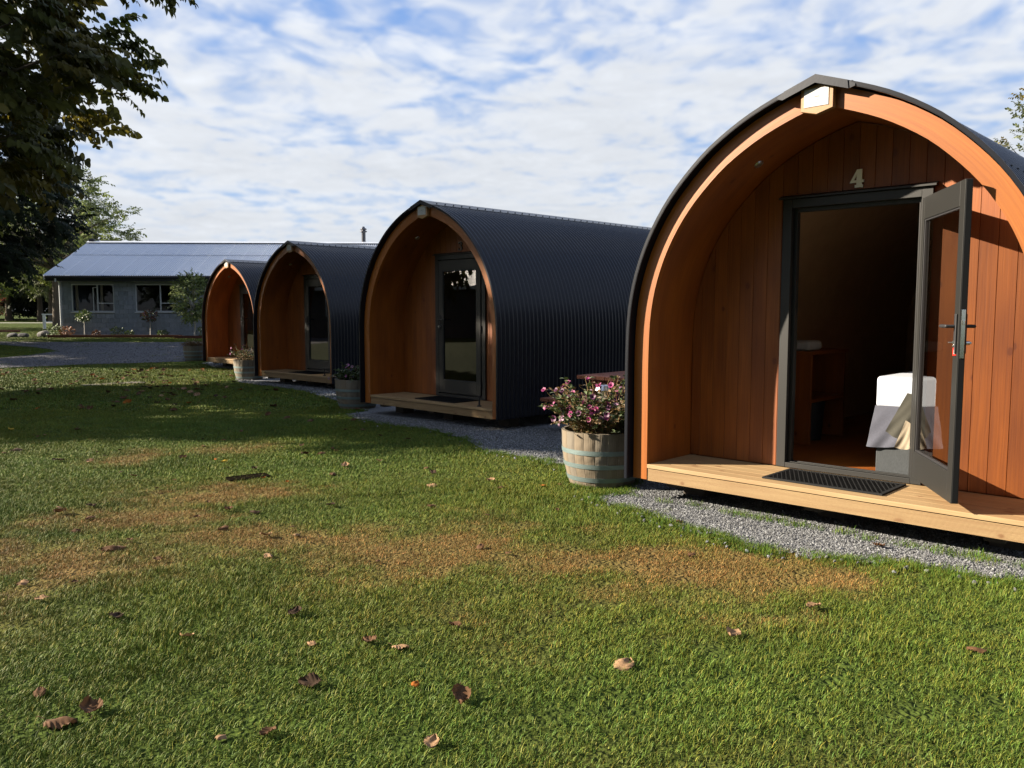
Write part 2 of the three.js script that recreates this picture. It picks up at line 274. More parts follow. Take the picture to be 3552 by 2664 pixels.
const PLATE = (() => { // the printed plate under the ridge
  const c = document.createElement('canvas'); c.width = 512; c.height = 360; const x = c.getContext('2d');
  x.fillStyle = '#f4f6f4'; x.fillRect(0, 0, 512, 360);
  x.textBaseline = 'middle'; x.textAlign = 'left';
  x.font = '44px sans-serif'; const a = x.measureText('mount').width; x.font = 'bold 46px sans-serif'; const b = x.measureText('hutt').width; x.font = '44px sans-serif'; const d = x.measureText('pods').width, x0 = (512 - a - b - d) / 2;
  x.fillStyle = '#5fa08e'; x.fillText('mount', x0, 165); x.fillText('pods', x0 + a + b, 165); x.font = 'bold 46px sans-serif'; x.fillStyle = '#1c2624'; x.fillText('hutt', x0 + a, 165);
  x.textAlign = 'center'; x.font = '29px sans-serif'; x.fillStyle = '#4a5452'; x.fillText('www.mounthuttpods.co.nz', 256, 228); x.fillText('021 7044760', 256, 285);
  x.strokeStyle = '#8a9290'; x.lineWidth = 5; x.beginPath(); x.arc(452, 62, 32, 0, 6.3); x.stroke(); x.beginPath(); x.moveTo(432, 72); x.lineTo(452, 48); x.lineTo(470, 68); x.stroke();
  x.strokeStyle = '#b9cfc8'; x.lineWidth = 4; x.beginPath(); x.moveTo(70, 118); x.lineTo(120, 60); x.lineTo(150, 92); x.lineTo(180, 66); x.lineTo(222, 118); x.stroke();
  const t = new THREE.CanvasTexture(c); t.colorSpace = THREE.SRGBColorSpace; return std({ map: t, color: col(0.36, 0.36, 0.36), roughness: 0.45 });
})();
const GEO = {};
function once(k, f) { return (GEO[k] ??= f()); }
const FIG4 = [[-0.047, 0.036], [0.0, 0.122], [0.034, 0.122], [0.034, 0.052], [0.047, 0.052], [0.047, 0.034], [0.034, 0.034], [0.034, 0.018], [0.043, 0.018], [0.043, 0], [-0.013, 0], [-0.013, 0.018], [-0.002, 0.018], [-0.002, 0.034], [-0.047, 0.034]];
function numeral4() { const s = new THREE.Shape(FIG4.map((p) => new THREE.Vector2(...p))); s.holes.push(new THREE.Path([[-0.022, 0.05], [-0.002, 0.05], [-0.002, 0.088]].map((p) => new THREE.Vector2(...p)))); return new THREE.ExtrudeGeometry(s, { depth: 0.012, bevelEnabled: false }); }

function makeCabin(o) {
  const t = thing('camping_cabin', o.label, 'cabin', o.pos, -THREE.MathUtils.degToRad(o.yaw), 'row of arched cabins');
  const rnd = rng(o.seed);
  // front arch: two bent timber ribs that meet at the top
  part(t, 'arch_rib', once('ribL', () => band(0, NH, 0, 0.13, -0.05, 0)), M.arch);
  part(t, 'arch_rib', once('ribR', () => band(NH, 2 * NH, 0, 0.13, -0.05, 0)), M.arch);
  part(t, 'porch_lining', once('lining', () => band(0, 2 * NH, 0.004, 0.022, -0.70, -0.051)), M.lining);
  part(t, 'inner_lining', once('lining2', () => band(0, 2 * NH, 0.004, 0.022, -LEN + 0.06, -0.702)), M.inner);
  part(t, 'roof_sheet', once('cladL', () => corrugated(0, NH, 0.152, -LEN, 0.055, 0.0762, 0.009)), M.clad);
  part(t, 'roof_sheet', once('cladR', () => corrugated(NH, 2 * NH, 0.152, -LEN, 0.055, 0.0762, 0.009)), M.clad);
  { const ms = []; for (const i of [6, 16, 26, 34, 46, 54, 64, 74]) for (let k = 0; k < 39; k++) { const [x, y] = PROF.at(i, 0.1615), n = PROF.n[i]; ms.push(new THREE.Matrix4().compose(V3(x, y, -0.0762 * (2 * k + 1) + 0.0762), new THREE.Quaternion().setFromUnitVectors(V3(0, 1, 0), V3(n[0], n[1], 0).normalize()), V3(0.8, 0.7, 0.8))); } const sc = new THREE.InstancedMesh(once('screw', () => new THREE.CylinderGeometry(0.007, 0.011, 0.016, 7)), M.cap, ms.length); sc.name = 'roof_fixings'; sc.userData.kind = 'stuff'; ms.forEach((m, i) => sc.setMatrixAt(i, m)); t.add(sc); }
  part(t, 'edge_flashing', once('flash', () => mergeGeometries([band(0, 2 * NH, 0.140, 0.1435, -0.03, 0.074), band(0, 2 * NH, 0.1445, 0.168, 0.066, 0.076)])), M.clad);
  // ridge cap: two folded wings, a turned-down front and its screws
  const cap = part(t, 'ridge_cap', once('cap', () => {
    const w = (s) => { const a = [0, 3.068], b = [s * 0.215, 2.992], h = 0.004; return poly(s > 0 ? [a, b, [b[0], b[1] - h], [a[0], a[1] - h]] : [b, a, [a[0], a[1] - h], [b[0], b[1] - h]], -LEN, 0.084); };
    const fr = (s) => { const p = [[0, 3.066], [s * 0.215, 2.990], [s * 0.222, 2.936], [s * 0.0, 3.012]]; return poly(s > 0 ? p.slice().reverse() : p, 0.085, 0.0885); };
    const tabs = (s) => { const p = [[s * 0.216, 2.989], [s * 0.262, 2.962], [s * 0.262, 2.948], [s * 0.223, 2.936]]; return poly(s > 0 ? p.slice().reverse() : p, 0.077, 0.082); };
    const lip = (s) => { const b = [s * 0.215, 2.992]; return poly(s > 0 ? [b, [b[0] + 0.003, b[1] - 0.022], [b[0], b[1] - 0.022], [b[0] - 0.003, b[1] - 0.001]] : [b, [b[0] + 0.003, b[1] - 0.001], [b[0], b[1] - 0.022], [b[0] - 0.003, b[1] - 0.022]], -LEN, 0.08); };
    return mergeGeometries([w(1), w(-1), fr(1), fr(-1), tabs(1), tabs(-1), lip(1), lip(-1)]);
  }), M.cap);
  const screw = once('screw', () => new THREE.CylinderGeometry(0.007, 0.011, 0.016, 7));
  for (let i = 0; i < 36; i++) for (const s of [-1, 1]) { if (s < 0 && i > 3) continue; const m = part(cap, 'screw', screw, M.dark); m.position.set(s * 0.185, 3.014, -0.06 - i * 0.1524); m.rotation.z = -s * 0.34; }
  // keystone board and its printed plate
  const sign = part(t, 'sign_board', once('sign', () => poly([[-0.11, 2.845], [0, 2.815], [0.11, 2.845], [0.11, 2.985], [0, 3.01], [-0.11, 2.985]], 0.001, 0.05, 0.003)), M.signWood);
  part(sign, 'sign_plate', once('plate', () => { const g = new THREE.BoxGeometry(0.166, 0.116, 0.003); g.translate(-0.003, 2.925, 0.0525); return g; }), PLATE);
  // front wall of upright boards, each its own piece
  const wall = part(t, 'wall_panel', once('wallpanel', () => {
    const P = []; for (let i = 0; i <= 2 * NH; i++) { const [x, y] = PROF.at(i, -0.001); P.push([x, Math.max(y, 0.29)]); }
    const s = new THREE.Shape(P.reverse().map((p) => new THREE.Vector2(...p))); s.holes.push(new THREE.Path([[-0.50, 0.30], [0.50, 0.30], [0.50, 2.36], [-0.50, 2.36]].map((p) => new THREE.Vector2(...p))));
    return new THREE.ExtrudeGeometry(s, { depth: 0.04, bevelEnabled: false }).translate(0, 0, -0.705);
  }), M.subfloor);
  const edges = [-1.332]; for (let x = -1.248; x < 1.3; x += 0.1155) edges.push(x); edges.push(1.332);
  for (let k = 0; k + 1 < edges.length; k++) {
    const a = edges[k] + 0.0012, b = edges[k + 1] - 0.0012; if (b - a < 0.02) continue;
    const g = once('board' + k, () => {
      const top = []; for (let j = 0; j <= 6; j++) { const x = mix(b, a, j / 6); top.push([x, archY(x) - 0.003]); }
      const y0 = 0.294, D = 0.541, H = 2.372; let P;
      if (b <= -D || a >= D) P = [[a, y0], [b, y0], ...top];
      else if (a < -D) P = [[a, y0], [-D, y0], [-D, H], [b, H], ...top];
      else if (b > D) P = [[a, H], [D, H], [D, y0], [b, y0], ...top];
      else P = [[a, H], [b, H], ...top];
      return poly(P, -0.664, -0.652, 0.0015, 1, k * 0.37);
    });
    part(wall, 'wall_board', g, M.board[Math.floor(rnd() * 3)]);
  }
  // number over the door
  if (o.number === '4') { const m = part(t, 'number', once('n4', numeral4), M.number); m.position.set(0.012, 2.408, -0.651); m.scale.setScalar(1.06); }
  if (o.number === '3') part(t, 'number', once('n3', () => new TextGeometry('3', { font, size: 0.125, depth: 0.012, curveSegments: 5, bevelEnabled: false }).translate(-0.04, 2.42, -0.651)), M.numberDark);
  // door frame
  const fr = sub(t, 'door_frame');
  part(fr, 'jamb', once('jl', () => merge([bx(-0.540, -0.468, 0.296, 2.366, -0.72, -0.625), bx(-0.467, -0.440, 0.335, 2.33, -0.72, -0.672)])), M.alu);
  part(fr, 'jamb', once('jr', () => merge([bx(0.468, 0.540, 0.296, 2.366, -0.72, -0.625), bx(0.440, 0.467, 0.335, 2.33, -0.72, -0.672)])), M.alu);
  part(fr, 'head', once('hd', () => merge([bx(-0.467, 0.467, 2.300, 2.365, -0.72, -0.626), bx(-0.439, 0.439, 2.27, 2.299, -0.72, -0.672)])), M.alu);
  part(fr, 'sill', once('sl', () => merge([bx(-0.467, 0.467, 0.295, 0.332, -0.74, -0.626), bx(-0.467, 0.467, 0.333, 0.342, -0.71, -0.690), bx(-0.467, 0.467, 0.333, 0.339, -0.66, -0.652)])), M.alu);
  part(fr, 'drip_cap', once('dc', () => { const g = poly([[-0.60, 2.368], [-0.60, 2.380], [-0.66, 2.402], [-0.66, 2.368]].map(([z, y]) => [-z, y]).reverse(), -0.565, 0.565); g.rotateY(Math.PI / 2); return muv(g, 0); }), M.alu);
  // door leaf, hung on the far side
  const W = 0.905, leaf = sub(t, 'door'); leaf.position.set(0.452, 0, -0.66); leaf.rotation.y = THREE.MathUtils.degToRad(o.open ?? 0);
  const y0 = 0.352, y1 = 2.29, S = 0.088, zr = [-0.0, 0.042], L = (a, b, c, d, e = zr[0], f = zr[1]) => bx(-b, -a, c, d, e, f);
  part(leaf, 'stile', once('st1', () => L(0, S, y0, y1)), M.alu); part(leaf, 'stile', once('st2', () => L(W - S, W, y0, y1)), M.alu);
  part(leaf, 'rail', once('rl1', () => L(S + 0.0005, W - S - 0.0005, y1 - 0.15, y1 - 0.0005)), M.alu); part(leaf, 'rail', once('rl2', () => L(S + 0.0005, W - S - 0.0005, y0 + 0.0005, y0 + 0.185)), M.alu);
  part(leaf, 'glazing_bead', once('bead', () => merge([L(S, S + 0.012, y0 + 0.185, y1 - 0.15, 0.006, 0.036), L(W - S - 0.012, W - S, y0 + 0.185, y1 - 0.15, 0.006, 0.036), L(S + 0.013, W - S - 0.013, y1 - 0.162, y1 - 0.1505, 0.006, 0.036), L(S + 0.013, W - S - 0.013, y0 + 0.1855, y0 + 0.198, 0.006, 0.036)])), M.dark);
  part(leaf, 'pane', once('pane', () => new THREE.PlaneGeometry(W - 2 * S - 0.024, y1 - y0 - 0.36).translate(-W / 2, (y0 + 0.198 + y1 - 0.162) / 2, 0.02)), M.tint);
  part(leaf, 'edge_seal', once('seal', () => L(W + 0.0005, W + 0.006, y0 + 0.002, y1 - 0.002, 0.004, 0.038)), M.rubber);
  part(leaf, 'lock_plate', once('lp', () => merge([L(W + 0.0065, W + 0.009, 1.235, 1.525, 0.009, 0.033), L(W + 0.0095, W + 0.02, 1.435, 1.463, 0.013, 0.029)])), M.steel);
  for (const s of [0, 1]) {
    const z = s ? 0.042 : 0, k = s ? 1 : -1;
    part(leaf, 'handle', once('hn' + s, () => { const a = (q) => z + k * q; return merge([bx(-W + 0.022, -W + 0.056, 1.26, 1.50, Math.min(a(0.0005), a(0.012)), Math.max(a(0.0005), a(0.012)), 1, 0.005), muv(new THREE.CylinderGeometry(0.010, 0.010, 0.045, 10).rotateX(Math.PI / 2).translate(-W + 0.04, 1.425, a(0.034))), muv(new THREE.CapsuleGeometry(0.0105, 0.105, 4, 10).rotateZ(Math.PI / 2).translate(-W + 0.095, 1.425, a(0.057)))]); }), M.dark);
  }
  part(leaf, 'lock_turn', once('turn', () => merge([muv(new THREE.CylinderGeometry(0.013, 0.013, 0.02, 10).rotateX(Math.PI / 2).translate(-W + 0.04, 1.325, 0.065)), bx(-W + 0.03, -W + 0.05, 1.318, 1.333, 0.0755, 0.085)])), M.satin);
  for (const y of [0.5, 1.3, 2.1]) part(leaf, 'hinge', once('hg' + y, () => cylg(0.012, y - 0.05, y + 0.05, 0.05, 0.009)), M.dark);
  // deck: five boards on top and a grooved front board
  const deck = sub(t, 'deck');
  for (let i = 0; i < 5; i++) part(deck, 'deck_board', once('db' + i, () => bx(-1.331, 1.331, 0.258, 0.29, 0.006 - 0.13 * (i + 1) + 0.004 * (i < 4 ? 1 : 0), 0.006 - 0.13 * i, 0, 0.004, i * 0.31)), M.deck[i % 2]);
  part(deck, 'front_board', once('fb', () => { const p = [[0, 0.158], [0.0, 0.2525], [0.03, 0.2525]]; const n = 13; for (let i = 0; i < n; i++) { const y = mix(0.2505, 0.160, i / n), h = 0.0905 / n; p.push([0.032, y], [0.032, y - h * 0.62], [0.028, y - h * 0.72], [0.028, y - h * 0.9]); } p.push([0.031, 0.158]); const g = poly(p.reverse(), -1.331, 1.331); g.rotateY(-Math.PI / 2); g.translate(0, 0, -0.038); return muv(g, 0, 0.2, 0.4); }), M.deck[0]);
  // floor, bearers, blocks and back wall
  part(t, 'floor', once('floor', () => bx(-1.33, 1.33, 0.26, 0.30, -LEN + 0.05, -0.742, 2)), M.lining);
  part(t, 'bearer', once('bearer', () => merge([bx(-1.2, -1.08, 0.115, 0.256, -LEN + 0.1, -0.08, 2), bx(1.08, 1.2, 0.115, 0.256, -LEN + 0.1, -0.08, 2), bx(-0.06, 0.06, 0.115, 0.256, -LEN + 0.1, -0.08, 2)])), M.subfloor);
  for (const x of [-1.14, 0, 1.14]) for (const z of [-0.5, -3, -5.5]) part(t, 'footing_block', once('foot', () => bx(-0.1, 0.1, -0.06, 0.1145, -0.1, 0.1)), M.subfloor).position.set(x, 0, z);
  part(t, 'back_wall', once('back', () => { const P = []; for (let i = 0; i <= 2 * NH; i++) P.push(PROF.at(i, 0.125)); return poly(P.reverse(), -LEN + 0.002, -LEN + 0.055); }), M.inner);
  // small round light under the arch
  const dl = part(t, 'ceiling_light', once('dl', () => new THREE.CylinderGeometry(0.034, 0.038, 0.012, 16)), M.satin);
  { const i = NH - 8, [x, y] = PROF.at(i, -0.004), n = PROF.n[i]; dl.position.set(x, y, -0.36); dl.quaternion.setFromUnitVectors(V3(0, 1, 0), V3(-n[0], -n[1], 0).normalize()); }
  if (o.stop) part(t, 'door_stop', once('stop', () => merge([muv(cylg(0.98, 0.292, 0.41, -0.10, 0.012)), muv(cylg(0.98, 0.2905, 0.305, -0.10, 0.03)), muv(cylg(0.98, 0.41, 0.43, -0.10, 0.018))])), M.dark);
  return t;
}
const CABINS = [
  { pos: [2.051, 0, -5.685], yaw: 43.54, open: 122.5, number: '4', seed: 4, label: 'arched timber cabin with its glass door standing open and number 4' },
  { pos: [-1.20, -0.042, -11.607], yaw: 44.8, number: '3', seed: 3, stop: 1, label: 'arched timber cabin in shade with dark number 3 above its closed door' },
  { pos: [-4.606, -0.1, -17.541], yaw: 43.44, seed: 2, stop: 1, label: 'third arched cabin from the open one, shaded, with a small black door stop' },
  { pos: [-7.909, -0.132, -23.354], yaw: 43.44, seed: 1, label: 'farthest arched cabin, sunlit front, beside the gravel driveway' },
];
CABINS[2].label = 'shaded arched cabin between the number 3 cabin and the farthest one';
const cabins = CABINS.map(makeCabin);
const inCabin = (k, x, y, z) => V3(x, y, z).applyAxisAngle(V3(0, 1, 0), -THREE.MathUtils.degToRad(CABINS[k].yaw)).add(V3(...CABINS[k].pos));
const turnOf = (k) => -THREE.MathUtils.degToRad(CABINS[k].yaw);

// rubber mats on the decks
{
  const w = 0.86, d = 0.46, bars = [bx(-w / 2, w / 2, 0, 0.012, -d / 2, -d / 2 + 0.028), bx(-w / 2, w / 2, 0, 0.012, d / 2 - 0.028, d / 2), bx(-w / 2, -w / 2 + 0.028, 0, 0.012, -d / 2 + 0.0285, d / 2 - 0.0285), bx(w / 2 - 0.028, w / 2, 0, 0.012, -d / 2 + 0.0285, d / 2 - 0.0285)];
  const H = d / 2 - 0.028, Wd = w / 2 - 0.028;
  for (const s of [-1, 1]) for (let c = -0.66; c < 0.66; c += 0.034) { // slanting bars cut to the rim
    let a = [c - s * 0.5 * 2 * H * 0.5, -H], b = [c + s * 0.5 * 2 * H * 0.5, H]; const k = (b[0] - a[0]) / (b[1] - a[1]);
    const cl = (p) => { if (p[0] > Wd) { p[1] = p[1] - (p[0] - Wd) / k; p[0] = Wd; } if (p[0] < -Wd) { p[1] = p[1] - (p[0] + Wd) / k; p[0] = -Wd; } }; cl(a); cl(b);
    if (Math.abs(a[1]) > H + 1e-6 || Math.abs(b[1]) > H + 1e-6) continue; const l = Math.hypot(b[0] - a[0], b[1] - a[1]); if (l < 0.02) continue;
    const g = new THREE.BoxGeometry(l, s > 0 ? 0.0105 : 0.0095, 0.0065); g.rotateY(-Math.atan2(b[1] - a[1], b[0] - a[0])); g.translate((a[0] + b[0]) / 2, s > 0 ? 0.0055 : 0.005, (a[1] + b[1]) / 2); bars.push(muv(g));
  }
  const geo = merge(bars);
  const names = ['black rubber doormat in front of the open cabin door', 'black rubber doormat on the deck of the number 3 cabin', 'black rubber doormat on the shaded deck of the cabin next to the farthest'];
  for (let k = 0; k < 3; k++) { const m = new THREE.Mesh(geo, M.rubber); m.name = numbered('doormat'); const p = inCabin(k, 0.035, 0.2915, -0.335); m.position.copy(p); m.rotation.y = turnOf(k); scene.add(tag(m, names[k], 'doormat', 'doormats on the cabin decks')); }
}
// bunch of keys in the open door
{
  const k = thing('key', 'steel key with a red tag hanging in the open door lock', 'key');
  const leafP = (x, y, z) => { const v = V3(x, 0, z).applyAxisAngle(V3(0, 1, 0), THREE.MathUtils.degToRad(122.5)); return inCabin(0, 0.452 + v.x, y, -0.66 + v.z); };
  const p = leafP(-0.862, 1.328, -0.03); k.position.copy(p); k.rotation.y = turnOf(0) + 0.3;
  part(k, 'key_bow', muv(new THREE.CylinderGeometry(0.0135, 0.0135, 0.003, 16).rotateX(Math.PI / 2).translate(0.022, 0, 0)), M.satin);
  part(k, 'key_blade', bx(-0.012, 0.01, -0.003, 0.003, -0.001, 0.001), M.satin);
  part(k, 'key_ring', new THREE.TorusGeometry(0.011, 0.0012, 6, 18).translate(0.026, -0.02, 0.003), M.satin);
  const tg = part(k, 'key_tag', new RoundedBoxGeometry(0.024, 0.05, 0.006, 2, 0.003).translate(0.027, -0.056, 0.003), std({ color: col(0.62, 0.03, 0.02), roughness: 0.4 }));
  part(tg, 'tag_paper', new THREE.BoxGeometry(0.015, 0.026, 0.001).translate(0.027, -0.056, 0.0068), M.whitePaint);
}
// inside the open cabin: bed, bedding, cabinet
{
  const at = (x, y, z) => { const p = inCabin(0, x, y, z); return [p.x, p.y, p.z]; }, tn = turnOf(0);
  const weave = tex(256, 256, (u, v, x, y) => 0.55 + 0.45 * hash(x, y >> 3) * (0.7 + 0.3 * vnoise(u * 12, v * 12)));
  weave.repeat.set(3, 3);
  const cloth = (r, g, b) => std({ color: col(r, g, b), roughness: 0.95, map: weave });
  const bed = thing('bed', 'low bed with grey carpeted base inside the open cabin', 'bed', at(0, 0, 0), tn);
  part(bed, 'base', bx(0.175, 1.26, 0.302, 0.80, -2.8, -0.765, 1, 0.008), cloth(0.05, 0.056, 0.06));
  const mg = new RoundedBoxGeometry(1.09, 0.235, 2.05, 4, 0.03).translate(0.705, 0.92, -1.785); part(bed, 'mattress', mg, std({ color: col(0.36, 0.39, 0.44), roughness: 0.9, bumpMap: noiseBump, bumpScale: 0.001 }));
  // draped cloths: sheets that hang over the foot of the bed
  const drape = (name, label, cat, Q, z, seed, mat) => { // Q: corners top left, top right, bottom right, bottom left
    const n = 24, pos = [], idx = [], uv = [];
    for (let j = 0; j <= n; j++) for (let i = 0; i <= n; i++) {
      const u = i / n, v = j / n, c = (k) => mix(mix(Q[0][k], Q[1][k], u), mix(Q[3][k], Q[2][k], u), v), round = 0.02 * Math.sin(Math.PI * u) * (v - 0.15);
      pos.push(c(0), c(1) - round, z + 0.014 * v + 0.009 * v * Math.sin(u * 7 + seed) + 0.004 * Math.sin(u * 15 + v * 9 + seed * 3) * v); uv.push(u, v);
    }
    for (let j = 0; j < n; j++) for (let i = 0; i < n; i++) { const a = j * (n + 1) + i, b = a + n + 1; idx.push(a, b, a + 1, b, b + 1, a + 1); }
    const g = new THREE.BufferGeometry(); g.setAttribute('position', new THREE.Float32BufferAttribute(pos, 3)); g.setAttribute('uv', new THREE.Float32BufferAttribute(uv, 2)); g.setIndex(idx); g.computeVertexNormals();
    mat.side = THREE.DoubleSide; const m = new THREE.Mesh(g, mat); m.name = name; m.position.set(...at(0, 0, 0)); m.rotation.y = tn; scene.add(tag(m, label, cat));
  };
  drape('blanket', 'quilted grey blanket hanging over the foot of the bed', 'blanket', [[0.165, 0.822], [0.50, 0.822], [0.42, 0.56], [0.118, 0.512]], -0.748, 1.2, cloth(0.085, 0.09, 0.118));
  drape('throw', 'olive cloth hanging beside the grey blanket on the bed', 'throw', [[0.395, 0.93], [0.52, 0.90], [0.43, 0.59], [0.255, 0.64]], -0.722, 4.4, cloth(0.045, 0.043, 0.032));
  drape('cushion_cover', 'cream cloth corner hanging at the bed foot behind the glass door', 'cloth', [[0.40, 0.735], [0.44, 0.71], [0.468, 0.548], [0.335, 0.535]], -0.696, 2.2, cloth(0.27, 0.225, 0.16));
  const cab = thing('cabinet', 'wooden cabinet against the inside wall of the open cabin', 'cabinet', at(0, 0, 0), tn);
  part(cab, 'side_panel', bx(-1.31, -0.78, 0.302, 1.12, -1.80, -1.77, 1), M.board[1]); part(cab, 'side_panel', bx(-1.31, -0.78, 0.302, 1.12, -2.55, -2.52, 1), M.board[1]);
  part(cab, 'top', bx(-1.32, -0.76, 1.121, 1.15, -2.57, -1.75, 2), M.board[0]); part(cab, 'shelf', bx(-1.31, -0.78, 0.68, 0.71, -2.515, -1.805, 2), M.board[1]);
  const tw = new THREE.Mesh(new RoundedBoxGeometry(0.26, 0.09, 0.3, 3, 0.035), cloth(0.5, 0.5, 0.5)); tw.name = 'towel'; tw.position.set(...at(-0.95, 1.197, -1.95)); tw.rotation.y = tn; scene.add(tag(tw, 'folded grey towel on top of the cabinet in the cabin', 'towel'));
  const bin = new THREE.Mesh(new THREE.CylinderGeometry(0.14, 0.11, 0.36, 20).translate(0, 0.18, 0), M.dark); bin.name = 'waste_bin'; bin.position.set(...at(-0.93, 0.303, -2.1)); scene.add(tag(bin, 'black bin under the cabinet shelf in the open cabin', 'bin'));
}

// ---------------------------------------------------------------- barrel planters with petunias
const mattLeaf = (r, g, b) => new THREE.MeshPhysicalMaterial({ color: col(r, g, b), roughness: 0.7, transmission: 0.25, thickness: 0, side: THREE.DoubleSide });
const flowerGeo = (() => { // a petunia: flared funnel of five soft lobes
  const pos = [], idx = [], n = 20, rings = [[0.002, -0.022], [0.005, -0.008], [0.014, 0], [0.026, 0.003]];
  rings.forEach(([r, y], k) => { for (let j = 0; j < n; j++) { const a = j / n * 2 * Math.PI, q = k === 3 ? 1 - 0.16 * Math.abs(Math.sin(a * 2.5)) : 1; pos.push(Math.cos(a) * r * q, y + (k === 3 ? 0.003 * Math.cos(a * 5) : 0), Math.sin(a) * r * q); } });
  for (let k = 0; k < 3; k++) for (let j = 0; j < n; j++) { const a = k * n + j, b = k * n + (j + 1) % n; idx.push(a, a + n, b, b, a + n, b + n); }
  const g = new THREE.BufferGeometry(); g.setAttribute('position', new THREE.Float32BufferAttribute(pos, 3)); g.setIndex(idx); g.computeVertexNormals(); return g;
})();
function leafShape(len, w, fold = 0.25, bend = 0.15) { // a pointed leaf along +z, folded at its rib and bent down
  const P = [[0, 0], [0.45, 0.22], [0.5, 0.48], [0.3, 0.78], [0, 1]], pos = [], idx = [];
  const mid = P.map(([, t]) => [0, -bend * t * t * len, t * len]);
  mid.forEach((m) => pos.push(...m));
  for (const s of [-1, 1]) P.slice(1, 4).forEach(([x, t]) => pos.push(s * x * w, -bend * t * t * len + fold * x * w, t * len));
  const side = (o, f) => { const q = [0, o, o + 1, o + 2, 4]; const tri = [[0, q[1], 1], [1, q[1], q[2]], [1, q[2], 2], [2, q[2], q[3]], [2, q[3], 3], [3, q[3], 4]]; for (const t of tri) idx.push(...(f ? t : [t[0], t[2], t[1]])); };
  side(5, true); side(8, false);
  const g = new THREE.BufferGeometry(); g.setAttribute('position', new THREE.Float32BufferAttribute(pos, 3)); g.setIndex(idx); g.computeVertexNormals(); return g;
}
function instances(parent, name, geo, mat, mats, cols) {
  const m = new THREE.InstancedMesh(geo, mat, mats.length); m.name = name; m.userData.kind = 'stuff';
  mats.forEach((x, i) => m.setMatrixAt(i, x)); if (cols) cols.forEach((c, i) => m.setColorAt(i, c));
  m.instanceMatrix.needsUpdate = true; parent.add(m); return m;
}
const UPV = V3(0, 1, 0);
function orient(p, dir, roll, s) { const q = new THREE.Quaternion().setFromUnitVectors(V3(0, 0, 1), dir.clone().normalize()); q.multiply(new THREE.Quaternion().setFromAxisAngle(V3(0, 0, 1), roll)); return new THREE.Matrix4().compose(p, q, typeof s === 'number' ? V3(s, s, s) : s); }
const NST = 22, RB = 0.288, RT = 0.36, HB = 0.475;
const barrelR = (t) => mix(RB, RT, t) + 0.022 * Math.sin(Math.PI * Math.min(1, t * 1.05)) ;
const staveGeo = (() => { const n = 9, pos = [], uv = [], a = Math.PI / NST - 0.0015, quad = (A, B, C, D) => { for (const k of [A, B, C, A, C, D]) { pos.push(k[0], k[1], k[2]); uv.push(Math.atan2(k[2], k[0]) * 0.36, k[1]); } };
  const q = (t, s, d, r = 0) => { const R = barrelR(t) - d - r, an = s * a; return [Math.cos(an) * R, t * HB, Math.sin(an) * R]; };
  for (let i = 0; i < n; i++) { const t0 = i / n, t1 = (i + 1) / n; for (const [s0, s1, r0, r1] of [[-1, -0.92, 0.0015, 0], [-0.92, 0.92, 0, 0], [0.92, 1, 0, 0.0015]]) quad(q(t0, s1, 0, r1), q(t0, s0, 0, r0), q(t1, s0, 0, r0), q(t1, s1, 0, r1)); quad(q(t0, -1, 0.026), q(t0, 1, 0.026), q(t1, 1, 0.026), q(t1, -1, 0.026)); quad(q(t0, -1, 0, 0.003), q(t0, -1, 0.026), q(t1, -1, 0.026), q(t1, -1, 0, 0.003)); quad(q(t0, 1, 0.026), q(t0, 1, 0, 0.003), q(t1, 1, 0, 0.003), q(t1, 1, 0.026)); }
  quad(q(1, 1, 0.026), q(1, 1, 0, 0.003), q(1, -1, 0, 0.003), q(1, -1, 0.026));
  const g = new THREE.BufferGeometry(); g.setAttribute('position', new THREE.Float32BufferAttribute(pos, 3)); g.setAttribute('uv', new THREE.Float32BufferAttribute(uv, 2)); g.computeVertexNormals(); return toCreasedNormals(g, 0.5); })();
const hoopGeo = (y0, y1) => { const p = []; for (let i = 0; i <= 4; i++) { const y = mix(y0, y1, i / 4); p.push(new THREE.Vector2(barrelR(y / HB) + 0.0035, y)); } for (let i = 4; i >= 0; i--) { const y = mix(y0, y1, i / 4); p.push(new THREE.Vector2(barrelR(y / HB) + 0.0005, y)); } p.push(p[0].clone()); return toCreasedNormals(new THREE.LatheGeometry(p, 56), 0.5); };
const hoops = [[0.045, 0.085], [0.165, 0.205], [0.285, 0.325]].map(([a, b]) => hoopGeo(a, b));
function makeBarrel(pos, turn, label, seed) {
  const t = thing('barrel_planter', label, 'barrel', pos, turn, 'half barrel planters beside the cabins'), r = rng(seed);
  for (let i = 0; i < NST; i++) { const m = part(t, 'stave', staveGeo, M.stave[Math.floor(r() * 3)]); m.rotation.y = i / NST * 2 * Math.PI; }
  hoops.forEach((g) => part(t, 'hoop', g, M.hoop));
  part(t, 'soil', new THREE.CircleGeometry(0.335, 28).rotateX(-Math.PI / 2).translate(0, 0.425, 0), M.soil);
  return t;
}
const petLeaf = leafShape(0.042, 0.026, 0.3, 0.3);
const twig = new THREE.CylinderGeometry(0.0012, 0.0018, 1, 4).translate(0, 0.5, 0);
